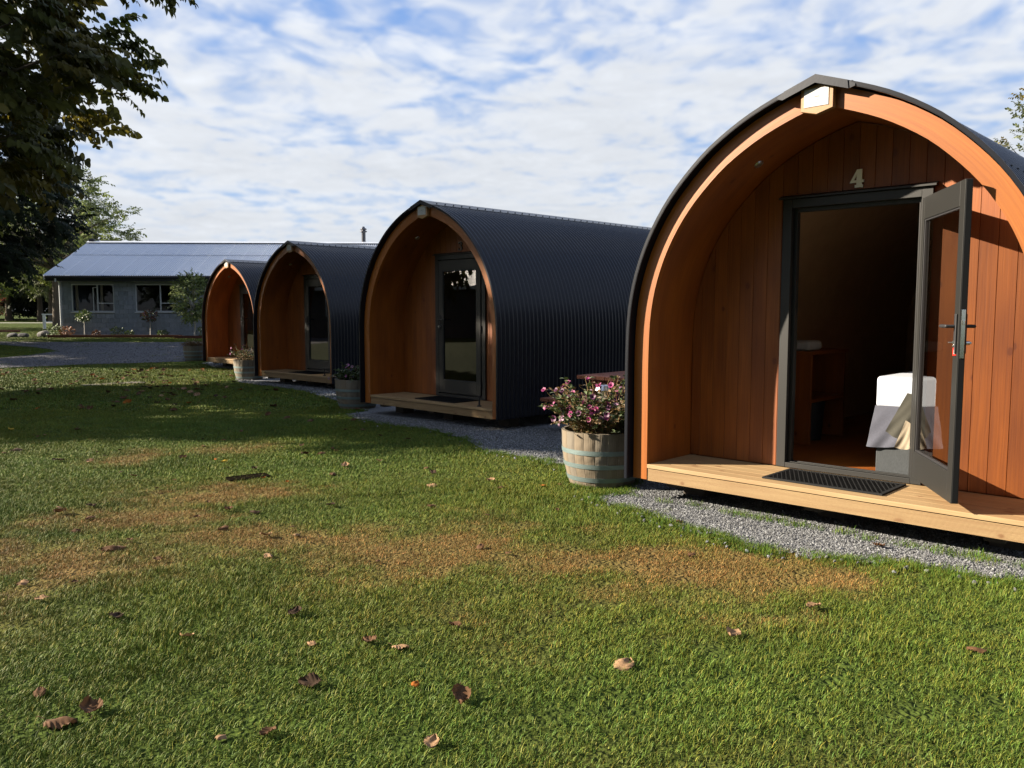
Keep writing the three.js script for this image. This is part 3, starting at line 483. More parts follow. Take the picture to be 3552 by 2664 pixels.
function makePetunia(pos, label, o) {
  const t = thing('petunia', label, 'flower plant', pos, 0, 'flowering plants in the barrels'), r = rng(o.seed), stems = [], sc = [], lv = [], lc = [], tips = [];
  for (let i = 0; i < o.stems; i++) {
    const a = r() * 2 * Math.PI, out = 0.08 + 0.30 * Math.sqrt(r()), len = o.h * (0.45 + 0.65 * r()) * (1 - 0.35 * Math.max(0, out - 0.25)); let p = V3(Math.cos(a) * out * 0.6, 0, Math.sin(a) * out * 0.6), d = V3(Math.cos(a) * out * 1.5 + (r() - 0.5) * 0.5 + (o.lean ?? 0), 1, Math.sin(a) * out * 1.5 + (r() - 0.5) * 0.5).normalize();
    const n = 7, dry = r() < o.dry;
    for (let k = 0; k < n; k++) {
      const l = len / n, q = new THREE.Quaternion().setFromUnitVectors(UPV, d); stems.push(new THREE.Matrix4().compose(p, q, V3(1, l * 1.05, 1))); sc.push(dry ? col(0.26, 0.16, 0.06) : col(0.14, 0.15, 0.04));
      p = p.clone().addScaledVector(d, l); d = d.clone().add(V3((r() - 0.5) * 0.5, -0.10 - (o.trail ?? 0) * out, (r() - 0.5) * 0.5)).normalize();
      const nl = dry && k < 5 ? 2 : 3; for (let j = 0; j < nl; j++) { const b = r() * 6.28, dd = V3(Math.cos(b), 0.1 + r() * 0.7, Math.sin(b)); const dr = dry || (k < 4 && r() < o.dry + 0.25); lv.push(orient(p, dd, (r() - 0.5), (dr ? 0.55 : 0.75) + 0.5 * r())); const g = 0.7 + 0.6 * r(); lc.push(dr ? col(0.14 * g, 0.082 * g, 0.026 * g) : col(0.05 * g, 0.08 * g, 0.016 * g)); }
    }
    tips.push([p, d]);
  }
  instances(t, 'stems', twig, std({ color: col(1, 1, 1), roughness: 0.8 }), stems, sc);
  instances(t, 'foliage', petLeaf, mattLeaf(1, 1, 1), lv, lc);
  for (let i = 0; i < o.flowers; i++) { const [p, d] = tips[i % tips.length], m = part(t, 'flower', flowerGeo, o.mats[Math.floor(r() * o.mats.length)]); m.position.copy(p).add(V3((r() - 0.5) * 0.05, (r() - 0.3) * 0.03, (r() - 0.5) * 0.05)); const f = d.clone().add(V3((r() - 0.5) * 1.1 - 0.5, 0.2, 0.5 + (r() - 0.5))).normalize(); m.quaternion.setFromUnitVectors(UPV, f); m.scale.setScalar(0.88 + r() * 0.35); }
  return t;
}
const F = { mag: std({ color: col(0.145, 0.003, 0.062), roughness: 0.6, side: THREE.DoubleSide }), dmag: std({ color: col(0.05, 0.0025, 0.032), roughness: 0.6, side: THREE.DoubleSide }), pink: std({ color: col(0.27, 0.15, 0.21), roughness: 0.6, side: THREE.DoubleSide }), viol: std({ color: col(0.2, 0.11, 0.36), roughness: 0.6, side: THREE.DoubleSide }), lilac: std({ color: col(0.34, 0.1, 0.26), roughness: 0.6, side: THREE.DoubleSide }) };
const B4 = [0.80, 0, -7.32], B3 = [-2.52, gy(-13.5), -13.5], B2 = [-6.2, gy(-19.6), -19.6], B1 = [-10.1, gy(-26.5) - 0.01, -26.5];
makeBarrel(B4, 0.3, 'weathered half barrel with pale blue hoops beside the open cabin', 11);
makeBarrel(B3, 1.1, 'shaded half barrel beside the arch of the number 3 cabin', 12);
makeBarrel(B2, 2.0, 'half barrel in front of the farthest cabin, at the shaded cabin arch', 13);
makeBarrel(B1, 0.7, 'farthest half barrel, next to the gravel driveway', 14);
const top = (b) => [b[0], b[1] + 0.425, b[2]];
makePetunia(top(B4), 'dry leggy petunia with magenta and pale pink flowers by the open cabin', { seed: 21, stems: 300, h: 0.49, dry: 0.42, flowers: 110, mats: [F.mag, F.mag, F.dmag, F.mag, F.dmag, F.mag, F.pink, F.dmag, F.mag], trail: 0.1 });
makePetunia(top(B3), 'leafy petunia with lilac pink flowers trailing over the shaded barrel', { seed: 22, stems: 120, h: 0.3, dry: 0.05, flowers: 26, mats: [F.lilac, F.pink, F.lilac, F.viol], trail: 0.35 });
makePetunia(top(B2), 'sparse petunia with violet flowers in front of the farthest cabin deck', { seed: 23, stems: 90, h: 0.42, dry: 0.5, flowers: 10, mats: [F.viol, F.lilac, F.dmag], trail: 0.2 });
makePetunia(top(B1), 'dried brown plant drooping in the farthest barrel', { seed: 24, stems: 140, h: 0.28, dry: 1, flowers: 0, mats: [F.viol], trail: 0.4 });
// solar stake lights in two barrels
function stakeLight(pos, label) {
  const t = thing('solar_light', label, 'garden light', pos, 0, 'solar lights standing in the barrels');
  part(t, 'stake', cylg(0, -0.12, 0.2, 0, 0.007), M.satin);
  part(t, 'lens', cylg(0, 0.2, 0.30, 0, 0.034, 0.040, 18), new THREE.MeshPhysicalMaterial({ color: col(0.85, 0.85, 0.8), roughness: 0.15, transmission: 0.85, thickness: 0 }));
  const c = part(t, 'lamp_cap', new THREE.LatheGeometry([[0.0, 0.352], [0.042, 0.35], [0.05, 0.343], [0.066, 0.305], [0.064, 0.302], [0.04, 0.303], [0, 0.304]].map((p) => new THREE.Vector2(...p)), 28), M.satin);
  part(c, 'solar_cell', new THREE.BoxGeometry(0.045, 0.002, 0.045).translate(0, 0.3535, 0), M.dark);
}
stakeLight([0.78, 0.53, -7.15], 'silver capped solar light standing among the magenta petunias');
stakeLight([-2.33, gy(-13.5) + 0.51, -13.48], 'solar light half hidden behind the arch of the number 3 cabin');
// picnic table between the two near cabins
{
  const yaw = 44, t = thing('picnic_table', 'red-brown slatted picnic table behind the petunia barrel', 'picnic table', [1.06, gy(-10), -10.02], -THREE.MathUtils.degToRad(yaw));
  const L = 1.8;
  for (let i = 0; i < 5; i++) part(t, 'table_slat', bx(-0.36 + i * 0.146, -0.36 + i * 0.146 + 0.138, 0.71, 0.755, -L, 0, 2, 0.004, i * 0.3), M.picnic);
  for (const s of [-1, 1]) for (let i = 0; i < 2; i++) part(t, 'bench_slat', bx(s * 0.72 - 0.14 + i * 0.142, s * 0.72 - 0.005 + i * 0.142, 0.40, 0.445, -L - 0.05, 0.12, 2, 0.004, i * 0.4), M.picnic);
  for (const z of [-0.28, -L + 0.28]) { const c = sub(t, 'trestle'); part(c, 'top_rail', bx(-0.34, 0.34, 0.62, 0.709, z - 0.022, z + 0.022, 0), M.picnic); part(c, 'bench_rail', bx(-0.86, 0.86, 0.31, 0.399, z + 0.024, z + 0.066, 0), M.picnic); for (const s of [-1, 1]) { const g = bx(-0.045, 0.045, 0, 0.76, z - 0.067, z - 0.024); g.applyMatrix4(new THREE.Matrix4().makeShear(0, 0, -s * 0.42, 0, 0, 0)); g.translate(s * 0.56, 0, 0); part(c, 'leg', g, M.picnic); } }
}

// ---------------------------------------------------------------- the block house and its garden
{
  const h = thing('block_house', 'low grey block house with a corrugated iron roof across the driveway', 'house', [-20.15, 0.33, -37.2], THREE.MathUtils.degToRad(2.6));
  const blockT = tex(256, 128, wrapN((u, v) => { const n = fbm(u * 20, v * 12, 4), s = fbm(u * 4 + 9, v * 3, 3); return 0.72 + 0.28 * n - 0.12 * sstep(0.5, 0.75, s); }));
  blockT.repeat.set(1.1, 2.3);
  const BM = [[0.24, 0.275, 0.32], [0.22, 0.255, 0.295], [0.26, 0.295, 0.34], [0.205, 0.24, 0.28]].map((c) => std({ color: col(...c), map: blockT, roughness: 0.9, bumpMap: noiseBump, bumpScale: 0.003 }));
  const mortar = std({ color: col(0.2, 0.215, 0.235), roughness: 0.95 }), navy = std({ color: col(0.012, 0.014, 0.022), roughness: 0.5 }), white = std({ color: col(0.42, 0.45, 0.47), roughness: 0.5 });
  const LW = 16, DW = 8, HW = 2.48, win = [[0.53, 2.39], [3.33, 5.12]], wy = [1.13, 2.36];
  // walls with thickness: front (with window openings), sides, back
  { const s = new THREE.Shape([[0, 0], [LW, 0], [LW, HW], [0, HW]].map((p) => new THREE.Vector2(...p))); for (const [a, b] of win) s.holes.push(new THREE.Path([[a, wy[0]], [b, wy[0]], [b, wy[1]], [a, wy[1]]].map((p) => new THREE.Vector2(...p)))); part(h, 'front_wall', new THREE.ExtrudeGeometry(s, { depth: 0.17, bevelEnabled: false }).translate(0, 0, -0.195), mortar); }
  const fw = h.children[0], r = rng(77);
  for (let c = 0; c < 12; c++) for (let k = -1; k < 20; k++) { // running-bond blocks, cut round the windows
    let x0 = k * 0.4 + (c % 2) * 0.2 + 0.005, x1 = x0 + 0.39; x0 = Math.max(0.004, x0); const y0 = c * 0.2 + 0.045, y1 = y0 + 0.19; if (x1 - x0 < 0.03) continue;
    let segs = [[x0, x1]]; for (const [a, b] of win) if (y1 > wy[0] + 0.01 && y0 < wy[1] - 0.01) segs = segs.flatMap(([p, q]) => [[p, Math.min(q, a - 0.003)], [Math.max(p, b + 0.003), q]].filter(([m, n]) => n - m > 0.03));
    for (const [p, q] of segs) part(fw, 'block', bx(p, q, y0, Math.min(y1, HW - 0.004), -0.023, 0.002 * r(), 0, 0.004, r() * 3), BM[Math.floor(r() * 4)]);
  }
  part(h, 'side_wall', bx(0.0, 0.19, 0, HW, -DW, -0.197, 1, 0), BM[0]); part(h, 'side_wall', bx(LW - 0.19, LW, 0, HW, -DW, -0.197, 1, 0), BM[0]); part(h, 'back_wall', bx(0.191, LW - 0.191, 0, HW, -DW, -DW + 0.19, 1, 0), BM[0]);
  part(h, 'floor', bx(0.191, LW - 0.191, 0, 0.06, -DW + 0.191, -0.197, 0, 0), mortar); part(h, 'ceiling', bx(0.191, LW - 0.191, HW - 0.05, HW - 0.001, -DW + 0.191, -0.197, 0, 0), mortar);
  const gable = poly([[-DW, HW + 0.002], [0, HW + 0.002], [-DW / 2, 4.05]].map(([z, y]) => [-z, y]).reverse(), 0, 0.19); gable.rotateY(Math.PI / 2); part(h, 'gable', muv(gable), BM[1]); const g2 = gable.clone().translate(LW - 0.19, 0, 0); part(h, 'gable', muv(g2), BM[1]);
  // windows
  const curtain = std({ color: col(0.30, 0.26, 0.20), roughness: 0.9 }), glass = new THREE.MeshPhysicalMaterial({ color: col(0.75, 0.77, 0.76), roughness: 0, transmission: 1, thickness: 0, ior: 1.5, specularIntensity: 0.45 });
  win.forEach(([a, b], i) => {
    const w = sub(h, 'window'), m = mix(a, b, 0.61), ty = mix(wy[1], wy[0], 0.69), f = 0.045, z0 = -0.09, z1 = -0.03;
    part(w, 'frame', merge([bx(a, a + f, wy[0], wy[1], z0, z1), bx(b - f, b, wy[0], wy[1], z0, z1), bx(a + f, b - f, wy[1] - f, wy[1], z0, z1), bx(a + f, b - f, wy[0], wy[0] + f, z0, z1), bx(m - 0.025, m + 0.025, wy[0] + f, wy[1] - f, z0, z1), bx(m + 0.026, b - f, ty - 0.02, ty + 0.02, z0, z1)]), white);
    part(w, 'sill', bx(a - 0.04, b + 0.04, wy[0] - 0.05, wy[0] - 0.003, -0.09, 0.035), white);
    const pane = (x0, x1, y0, y1) => part(w, 'pane', new THREE.PlaneGeometry(x1 - x0, y1 - y0).translate((x0 + x1) / 2, (y0 + y1) / 2, -0.06), glass);
    pane(i ? a + f : a + f, m - 0.025, wy[0] + f, wy[1] - f); pane(m + 0.025, b - f, ty + 0.02, wy[1] - f); pane(m + 0.025, b - f, wy[0] + f, ty - 0.02);
    if (!i) part(w, 'sliding_sash', merge([bx(m - 0.20, m - 0.165, wy[0] + f + 0.001, wy[1] - f - 0.10, -0.055, -0.032), bx(m - 0.164, m - 0.026, wy[1] - f - 0.135, wy[1] - f - 0.10, -0.055, -0.032)]), white);
    const strip = (x0, x1) => { const g = new THREE.PlaneGeometry(x1 - x0, wy[1] - wy[0], 12, 1).translate((x0 + x1) / 2, (wy[0] + wy[1]) / 2, -0.24), p = g.attributes.position; for (let k = 0; k < p.count; k++) p.setZ(k, -0.26 + 0.02 * Math.sin(p.getX(k) * 90)); g.computeVertexNormals(); part(w, 'curtain', g, curtain); };
    if (!i) { strip(a + 0.07, a + 0.2); strip(m + 0.04, m + 0.16); }
  });
  part(h, 'fascia', bx(-0.35, LW + 0.35, HW + 0.0, 2.71, 0.40, 0.43), navy); part(h, 'gutter', bx(-0.35, LW + 0.35, 2.60, 2.705, 0.432, 0.53, 0, 0.02), navy); part(h, 'soffit', bx(-0.35, LW + 0.35, HW + 0.003, HW + 0.03, 0.004, 0.399), navy);
  // roof: lapped corrugated sheets, each its own piece
  const iron = std({ color: col(0.52, 0.56, 0.62), roughness: 0.45, metalness: 0.35, bumpMap: noiseBump, bumpScale: 0.0008, map: dapple });
  const E = [0.5, 2.715], R = [-4.0, 4.50], sw = 0.8, pitch = 0.1;
  const sheetGeo = (s) => { const n = 32, pos = [], idx = []; const steps = [0, 1]; for (const q of steps) for (let i = 0; i <= n; i++) { const x = sw * i / n, up = 0.024 * Math.cos(2 * Math.PI * x / pitch), a = s[0], b = s[1]; pos.push(x, mix(a[1], b[1], q) + up, mix(a[0], b[0], q)); } for (let i = 0; i < n; i++) idx.push(i, i + 1, i + n + 1, i + n + 1, i + 1, i + n + 2); const g = new THREE.BufferGeometry(); g.setAttribute('position', new THREE.Float32BufferAttribute(pos, 3)); g.setIndex(idx); g.computeVertexNormals(); return g; };
  const at = (t) => [mix(E[0], R[0], t), mix(E[1], R[1], t)], low = sheetGeo([at(0), at(0.6)]), hi = sheetGeo([at(0.59).map((v, i) => v + i * 0.016), at(1).map((v, i) => v + i * 0.016)]), back = sheetGeo([[R[0], R[1] + 0.01], [-8.5, 2.715]]);
  for (let i = 0; i < 21; i++) for (const g of [low, hi, back]) part(h, 'roof_sheet', g, iron).position.x = -0.4 + i * sw;
  const rc = poly([[0, 0.05], [0.22, -0.035], [0.22, -0.042], [0, 0.043], [-0.22, -0.042], [-0.22, -0.035]].reverse(), -0.42, LW + 0.42); rc.rotateY(Math.PI / 2); part(h, 'ridge_cap', rc.translate(0, R[1] + 0.03, R[0]), iron);
  const bg = (x) => { const g = poly([[E[0], E[1] - 0.02], [R[0], R[1] - 0.02], [-8.5, 2.69], [-8.5, 2.52], [R[0], R[1] - 0.19], [E[0], E[1] - 0.19]].map(([z, y]) => [-z, y]), x, x + 0.03); g.rotateY(Math.PI / 2); return muv(g); };
  part(h, 'barge_board', bg(-0.40), white); part(h, 'barge_board', bg(LW + 0.37), white);
  part(h, 'downpipe', merge([cylg(0.09, 0.03, 2.45, 0.075, 0.04), cylg(0.09, 2.45, 2.62, 0.45, 0.04), tube([V3(0.09, 2.44, 0.075), V3(0.09, 2.50, 0.25), V3(0.09, 2.56, 0.45)], 0.04, 0.04, 8)].map((g) => muv(g))), white);
  part(h, 'aerial', merge([cylg(-0.2, 4.4, 5.75, -4.0, 0.012), bx(-0.34, -0.1, 4.5, 4.68, -4.08, -3.9)].map((g) => muv(g))), navy);
  const fl = part(h, 'chimney_flue', muv(cylg(12.9, 4.2, 5.12, -4.6, 0.1, 0.1, 18)), std({ color: col(0.10, 0.10, 0.11), roughness: 0.3, metalness: 0.8 })); part(fl, 'cowl', new THREE.LatheGeometry([[0, 5.4], [0.06, 5.38], [0.07, 5.32], [0.15, 5.29], [0.16, 5.24], [0.1, 5.22], [0.1, 5.19], [0.17, 5.17], [0.17, 5.12], [0.1, 5.1]].reverse().map((p) => new THREE.Vector2(...p)), 20).translate(12.9, 0, -4.6), fl.material);
  // garden edging and beds
  const edge = (x0, x1, z, label, y = 0.33) => { const e = bx(x0, x1, y - 0.02, y + 0.13, z - 0.05, z, 0, 0.006); const m = new THREE.Mesh(e, std({ ...redW, color: col(0.45, 0.4, 0.42), roughness: 0.85, bumpScale: 0.003 })); m.name = numbered('garden_edging'); scene.add(tag(m, label, 'edging')); };
  edge(-20.2, -14.35, -36.2, 'long timber edging board along the house garden bed'); edge(-14.3, -12.2, -35.2, 'short timber edging under the bushy tree by the house');
  edge(-31, -26.8, -45.4, 'brown timber edging of the bed with the red leaved tree');
  struct('garden_soil', (() => { const g = new THREE.PlaneGeometry(8.2, 0.95, 1, 1).rotateX(-Math.PI / 2).translate(-16.2, 0.40, -36.72); return muv(g); })(), M.soil);
}
const cluster = (parent, r, n, c, rad, sq, cols, s, name = 'foliage') => { const ms = [], cs = []; for (let i = 0; i < n; i++) { const d = V3(r() - 0.5, r() - 0.5, r() - 0.5).normalize(), q = Math.pow(r(), 0.45), p = V3(c[0] + d.x * rad * q, c[1] + d.y * rad * sq * q, c[2] + d.z * rad * q), a = d.add(V3(r() - 0.5, r() - 0.7, r() - 0.5)); ms.push(orient(p, a, r() * 6, s * (0.7 + 0.6 * r()))); const k = cols[Math.floor(r() * cols.length)], g = 0.7 + 0.6 * r(); cs.push(col(k[0] * g, k[1] * g, k[2] * g)); } return instances(parent, name, leafShape(0.09, 0.06, 0.25, 0.25), mattLeaf(1, 1, 1), ms, cs); };
{
  const r = rng(501), G = [[0.07, 0.11, 0.03], [0.10, 0.14, 0.04]], RD = [[0.22, 0.05, 0.03], [0.14, 0.05, 0.03]];
  const rose = (x, z, h, rad, cols, label, fl) => { const t = thing('standard_rose', label, 'rose', [x, 0.38, z], 0, 'standard roses along the house wall'); part(t, 'stem', tube([V3(0, 0, 0), V3(0.01, h * 0.5, 0), V3(0, h, 0)], 0.022, 0.014, 6), M.paleBark); cluster(t, r, 260, [0, h + rad * 0.55, 0], rad, 0.8, cols, 1.0, 'crown'); for (let i = 0; i < 5; i++) { const m = part(t, 'bloom', flowerGeo, fl); m.position.set((r() - 0.5) * rad * 1.4, h + rad * 0.5 + (r() - 0.3) * rad, rad * 0.7 * r()); m.rotation.x = 1; m.scale.setScalar(1.3); } };
  rose(-18.85, -36.75, 0.72, 0.3, G, 'standard rose with white blooms under the first house window', M.whitePaint);
  rose(-15.95, -36.75, 0.72, 0.33, [[0.05, 0.07, 0.03], [0.12, 0.05, 0.03]], 'standard rose with red blooms under the second house window', F.mag);
  const shrub = (x, z, rad, cols, label, y = 0.38) => { const t = thing('garden_shrub', label, 'shrub', [x, y, z], 0, 'low plants in the garden beds'); part(t, 'stem', tube([V3(0, 0, 0), V3(0, rad * 0.5, 0)], 0.02, 0.01, 5), M.bark); cluster(t, r, 150, [0, rad * 0.75, 0], rad, 0.8, cols, 0.85); };
  shrub(-19.55, -36.6, 0.30, [[0.24, 0.09, 0.03], [0.2, 0.1, 0.04]], 'low rust orange shrub near the left end of the house'); shrub(-17.35, -36.65, 0.28, G, 'small green rose bush between the two house windows'); shrub(-20.05, -36.5, 0.34, G, 'green shrub at the downpipe corner of the house'); shrub(-18.2, -36.5, 0.16, [[0.12, 0.06, 0.03]], 'tiny brown plant right of the white standard rose'); shrub(-16.75, -36.5, 0.17, G, 'tiny green plant left of the red standard rose'); shrub(-15.3, -36.5, 0.2, G, 'tiny green plant right of the red standard rose'); shrub(-13.2, -35.6, 0.28, G, 'green plants at the foot of the bushy tree');
  // stones by the house corner
  const stone = (x, z, s, label, c) => { const g = new THREE.IcosahedronGeometry(s, 2), p = g.attributes.position; for (let i = 0; i < p.count; i++) { const k = 0.78 + 0.44 * fbm(p.getX(i) * 4 + x * 3, p.getY(i) * 4 + p.getZ(i) * 4, 2); p.setXYZ(i, p.getX(i) * k * 1.2, p.getY(i) * k * 0.7, p.getZ(i) * k); } g.computeVertexNormals(); const m = new THREE.Mesh(g, std({ color: col(...c), roughness: 0.9, bumpMap: noiseBump, bumpScale: 0.01 })); m.name = numbered('garden_stone'); m.position.set(x, 0.33 + s * 0.35, z); scene.add(tag(m, label, 'stone')); };
  stone(-21.1, -37.6, 0.27, 'round grey boulder at the house corner', [0.09, 0.085, 0.08]); stone(-21.7, -37.0, 0.2, 'flat dark stone left of the round boulder', [0.04, 0.04, 0.043]); stone(-22.2, -37.1, 0.2, 'small stone at the outer end of the stone heap', [0.06, 0.06, 0.06]);
  // white paling gate beyond the house corner
  const wf = thing('white_fence', 'short white painted fence beyond the house corner', 'fence', [-29.9, 0.33, -53.2], 0.12), wm = std({ color: col(0.62, 0.64, 0.62), roughness: 0.6 });
  for (const x of [0, 0.95, 1.35, 2.1]) part(wf, 'post', bx(x, x + 0.14, 0, x === 1.35 ? 1.12 : 0.9, -0.07, 0.07), wm);
  part(wf, 'top_rail', bx(-0.05, 2.3, 0.901, 0.98, -0.05, 0.05, 0), wm); part(wf, 'rail', bx(0.141, 2.09, 0.42, 0.5, -0.03, 0.03, 0), wm);
  // white ornament by the driveway
  const bb = thing('bird_bath', 'white stone bird bath behind the farthest barrel', 'bird bath', [-11.75, 0.29, -32.6]);
  const ws = std({ color: col(0.55, 0.56, 0.54), roughness: 0.7 }); part(bb, 'pedestal', new THREE.LatheGeometry([[0.0, 0], [0.2, 0], [0.2, 0.06], [0.1, 0.12], [0.08, 0.4], [0.12, 0.46], [0, 0.47]].map((p) => new THREE.Vector2(...p)), 20), ws); part(bb, 'bowl', new THREE.LatheGeometry([[0.0, 0.47], [0.16, 0.49], [0.33, 0.6], [0.34, 0.66], [0.3, 0.65], [0.15, 0.54], [0, 0.53]].map((p) => new THREE.Vector2(...p)), 24), ws);
  // flat concrete lid and sunken drain, the shadow of its dip painted near black
  const lid = new THREE.Mesh(bx(-0.62, 0.62, -0.01, 0.016, -0.22, 0.22, 0, 0.006), std({ color: col(0.085, 0.07, 0.055), roughness: 0.9, bumpMap: noiseBump, bumpScale: 0.004, map: dapple })); lid.name = 'concrete_slab'; lid.position.set(-8.75, gy(-18.2), -18.2); lid.rotation.y = 0.85; scene.add(tag(lid, 'flat concrete slab set in the leafy lawn', 'slab'));
  const dr = thing('drain_shadow', 'sunken drain among dry grass, its dip shadow painted near black', 'drain', [-2.40, 0, -7.5], 0.62); part(dr, 'lid', bx(-0.19, 0.19, -0.008, 0.003, -0.10, 0.05, 0, 0.003), new THREE.MeshPhysicalMaterial({ color: col(0.008, 0.0065, 0.0045), roughness: 1, specularIntensity: 0, bumpMap: noiseBump, bumpScale: 0.006 })); part(dr, 'lid_rim', bx(-0.18, 0.18, -0.008, 0.007, -0.118, -0.102, 0, 0.003), new THREE.MeshPhysicalMaterial({ color: col(0.012, 0.01, 0.006), roughness: 1, specularIntensity: 0 }));
}

// long shed across the lawn, mirrored in the cabin door panes
{
  const t = thing('iron_shed', 'long dark shed with a pale iron roof, mirrored in the cabin door panes', 'shed', [-37, 0, -17], 0.06), wm = std({ color: col(0.06, 0.06, 0.058), roughness: 0.9 }), rf = std({ color: col(0.42, 0.44, 0.46), roughness: 0.5, metalness: 0.3 });
  part(t, 'wall', bx(-8, 0, -0.1, 3.0, -16, 16, 1, 0.01), wm);
  const g = []; for (const s of [0, 1]) { const n = 160, pos = [], idx = []; for (const q of [0, 1]) for (let i = 0; i <= n; i++) pos.push(mix(s ? -8.4 : 0.4, -4, q), mix(2.95, 4.6, q) + 0.03 * Math.cos(i * Math.PI / 2), -16.3 + 32.6 * i / n); for (let i = 0; i < n; i++) idx.push(...(s ? [i, i + 1, i + n + 1, i + n + 1, i + 1, i + n + 2] : [i, i + n + 1, i + 1, i + n + 1, i + n + 2, i + 1])); const b = new THREE.BufferGeometry(); b.setAttribute('position', new THREE.Float32BufferAttribute(pos, 3)); b.setIndex(idx); b.computeVertexNormals(); part(t, 'roof_slope', b, rf); }
  part(t, 'fascia', bx(0.30, 0.36, 2.72, 2.9, -16.2, 16.2, 2), M.whitePaint);
  for (const z of [-11, -5.5, 0.5, 6, 11]) { const w = sub(t, 'window'); part(w, 'frame', bx(0.002, 0.04, 1.15, 2.3, z - 0.9, z + 0.9), M.whitePaint); part(w, 'pane', bx(0.0405, 0.046, 1.22, 2.23, z - 0.83, z + 0.83), std({ color: col(0.02, 0.022, 0.025), roughness: 0.1 })); }
}

// ---------------------------------------------------------------- trees
function spray(seed, len, n, leaf, droop) { // a twig with leaves on both sides, along +z
  const r = rng(seed), l = [], p = [V3(0, 0, 0)];
  for (let i = 1; i <= 4; i++) p.push(V3((r() - 0.5) * 0.05 * len * i, -droop * len * (i / 4) ** 2, len * i / 4));
  const cv = new THREE.CatmullRomCurve3(p);
  const tw = tube(p, 0.006, 0.002, 3, 4); tw.deleteAttribute('uv'); l.push(tw.toNonIndexed());
  for (let i = 0; i < n; i++) { const t = 0.12 + 0.88 * (i + 0.6 * r()) / n, s = i % 2 ? 1 : -1, q = cv.getPoint(Math.min(1, t)), d = V3(s * (0.9 - 0.5 * t + 0.3 * r()), -0.25 - 0.5 * r(), 0.5 + 0.5 * t); if (i === n - 1) d.set(0, -0.4, 1); const g = leaf.clone(); g.applyMatrix4(orient(q, d, s * 0.3 + (r() - 0.5) * 1.1, 0.75 + 0.5 * r())); l.push(g.toNonIndexed()); }
  return mergeGeometries(l);
}
function makeTree(o) {
  const t = thing(o.name ?? 'tree', o.label, 'tree', o.pos, 0, o.group), r = rng(o.seed), mats = o.sprays.map(() => []), cols = o.sprays.map(() => []), ends = [];
  const H0 = o.y0, H1 = o.y1, cx = o.lean ?? [0, 0];
  let tries = 0;
  while (ends.length < o.clumps && tries++ < o.clumps * 30) {
    const y = mix(H0, H1, r()), R = o.radius(y), a = r() * 2 * Math.PI, q = Math.pow(r(), o.fill ?? 0.4); if (r() * o.rmax > R * 1.05) continue;
    const f = (y - H0) / (H1 - H0); ends.push(V3(cx[0] * f + Math.cos(a) * R * q, y, cx[1] * f + Math.sin(a) * R * q * (o.zs ?? 1)));
  }
  const core = V3(cx[0] * 0.3, H0 + (H1 - H0) * 0.3, cx[1] * 0.3);
  for (const e of ends) {
    if (o.keep && !o.keep(e)) continue;
    const out = V3(e.x - core.x, (e.y - core.y) * 0.35, e.z - core.z).normalize(), tint = 0.75 + 0.5 * r(), k = o.cols[Math.floor(r() * o.cols.length)];
    for (let i = 0; i < o.per; i++) {
      const p = e.clone().add(V3(r() + r() - 1, (r() + r() - 1) * 0.7, r() + r() - 1).multiplyScalar(o.spread)), d = out.clone().add(V3(r() - 0.5, (r() - 0.62) * 0.8, r() - 0.5).multiplyScalar(1.5)), v = Math.floor(r() * o.sprays.length);
      mats[v].push(orient(p, d, (r() - 0.5) * 1.2, (o.size ?? 1) * (0.7 + 0.6 * r()))); const g = tint * (0.7 + 0.6 * r()); cols[v].push(col(k[0] * g, k[1] * g, k[2] * g));
    }
  }
  const trunk = part(t, 'trunk', tube([V3(0, -0.1, 0), V3(0.05, H0 * 0.6, 0.03), V3(core.x * 0.6, core.y, core.z * 0.6), V3(cx[0] * 0.7, mix(H0, H1, 0.75), cx[1] * 0.7)], o.trunk, o.trunk * 0.25, 10), o.bark ?? M.bark);
  const lim = []; ends.forEach((e, i) => { if (i % (o.limbs ?? 6)) return; const f = Math.min(0.95, Math.max(0.15, (e.y - H0) / (H1 - H0) * 0.6)), b = V3(cx[0] * f * 0.7, mix(H0 * 0.8, mix(H0, H1, 0.75), f), cx[1] * f * 0.7), m = b.clone().lerp(e, 0.55).add(V3(0, 0.25 * (o.size ?? 1), 0)); lim.push(tube([b, m, e.clone()], o.trunk * 0.28, 0.012, 5, 6)); });
  if (lim.length) part(t, 'limbs', mergeGeometries(lim), o.bark ?? M.bark);
  const crown = sub(t, 'crown'); o.sprays.forEach((g, v) => mats[v].length && instances(crown, 'foliage', g, o.mat, mats[v], cols[v]));
  return t;
}
const white1 = (tr, ro = 0.8) => new THREE.MeshPhysicalMaterial({ color: col(1, 1, 1), roughness: ro, specularIntensity: 0.35, transmission: tr, thickness: 0, side: THREE.DoubleSide });
const bigLeaf = leafShape(0.135, 0.115, 0.28, 0.35), smallLeaf = leafShape(0.10, 0.062, 0.2, 0.3);
const S1 = [1, 2, 3].map((s) => spray(s, 0.62, 13, bigLeaf, 0.22)), S2 = [4, 5].map((s) => spray(s, 0.6, 16, smallLeaf, 0.3)), S3 = [6, 7].map((s) => spray(s, 0.5, 9, smallLeaf, 0.1));
const lerpTab = (T) => (y) => { if (y <= T[0][0]) return T[0][1]; for (let i = 1; i < T.length; i++) if (y <= T[i][0]) return mix(T[i - 1][1], T[i][1], (y - T[i - 1][0]) / (T[i][0] - T[i - 1][0])); return T[T.length - 1][1]; };
const leafA = white1(0.5), leafB = white1(0.25);
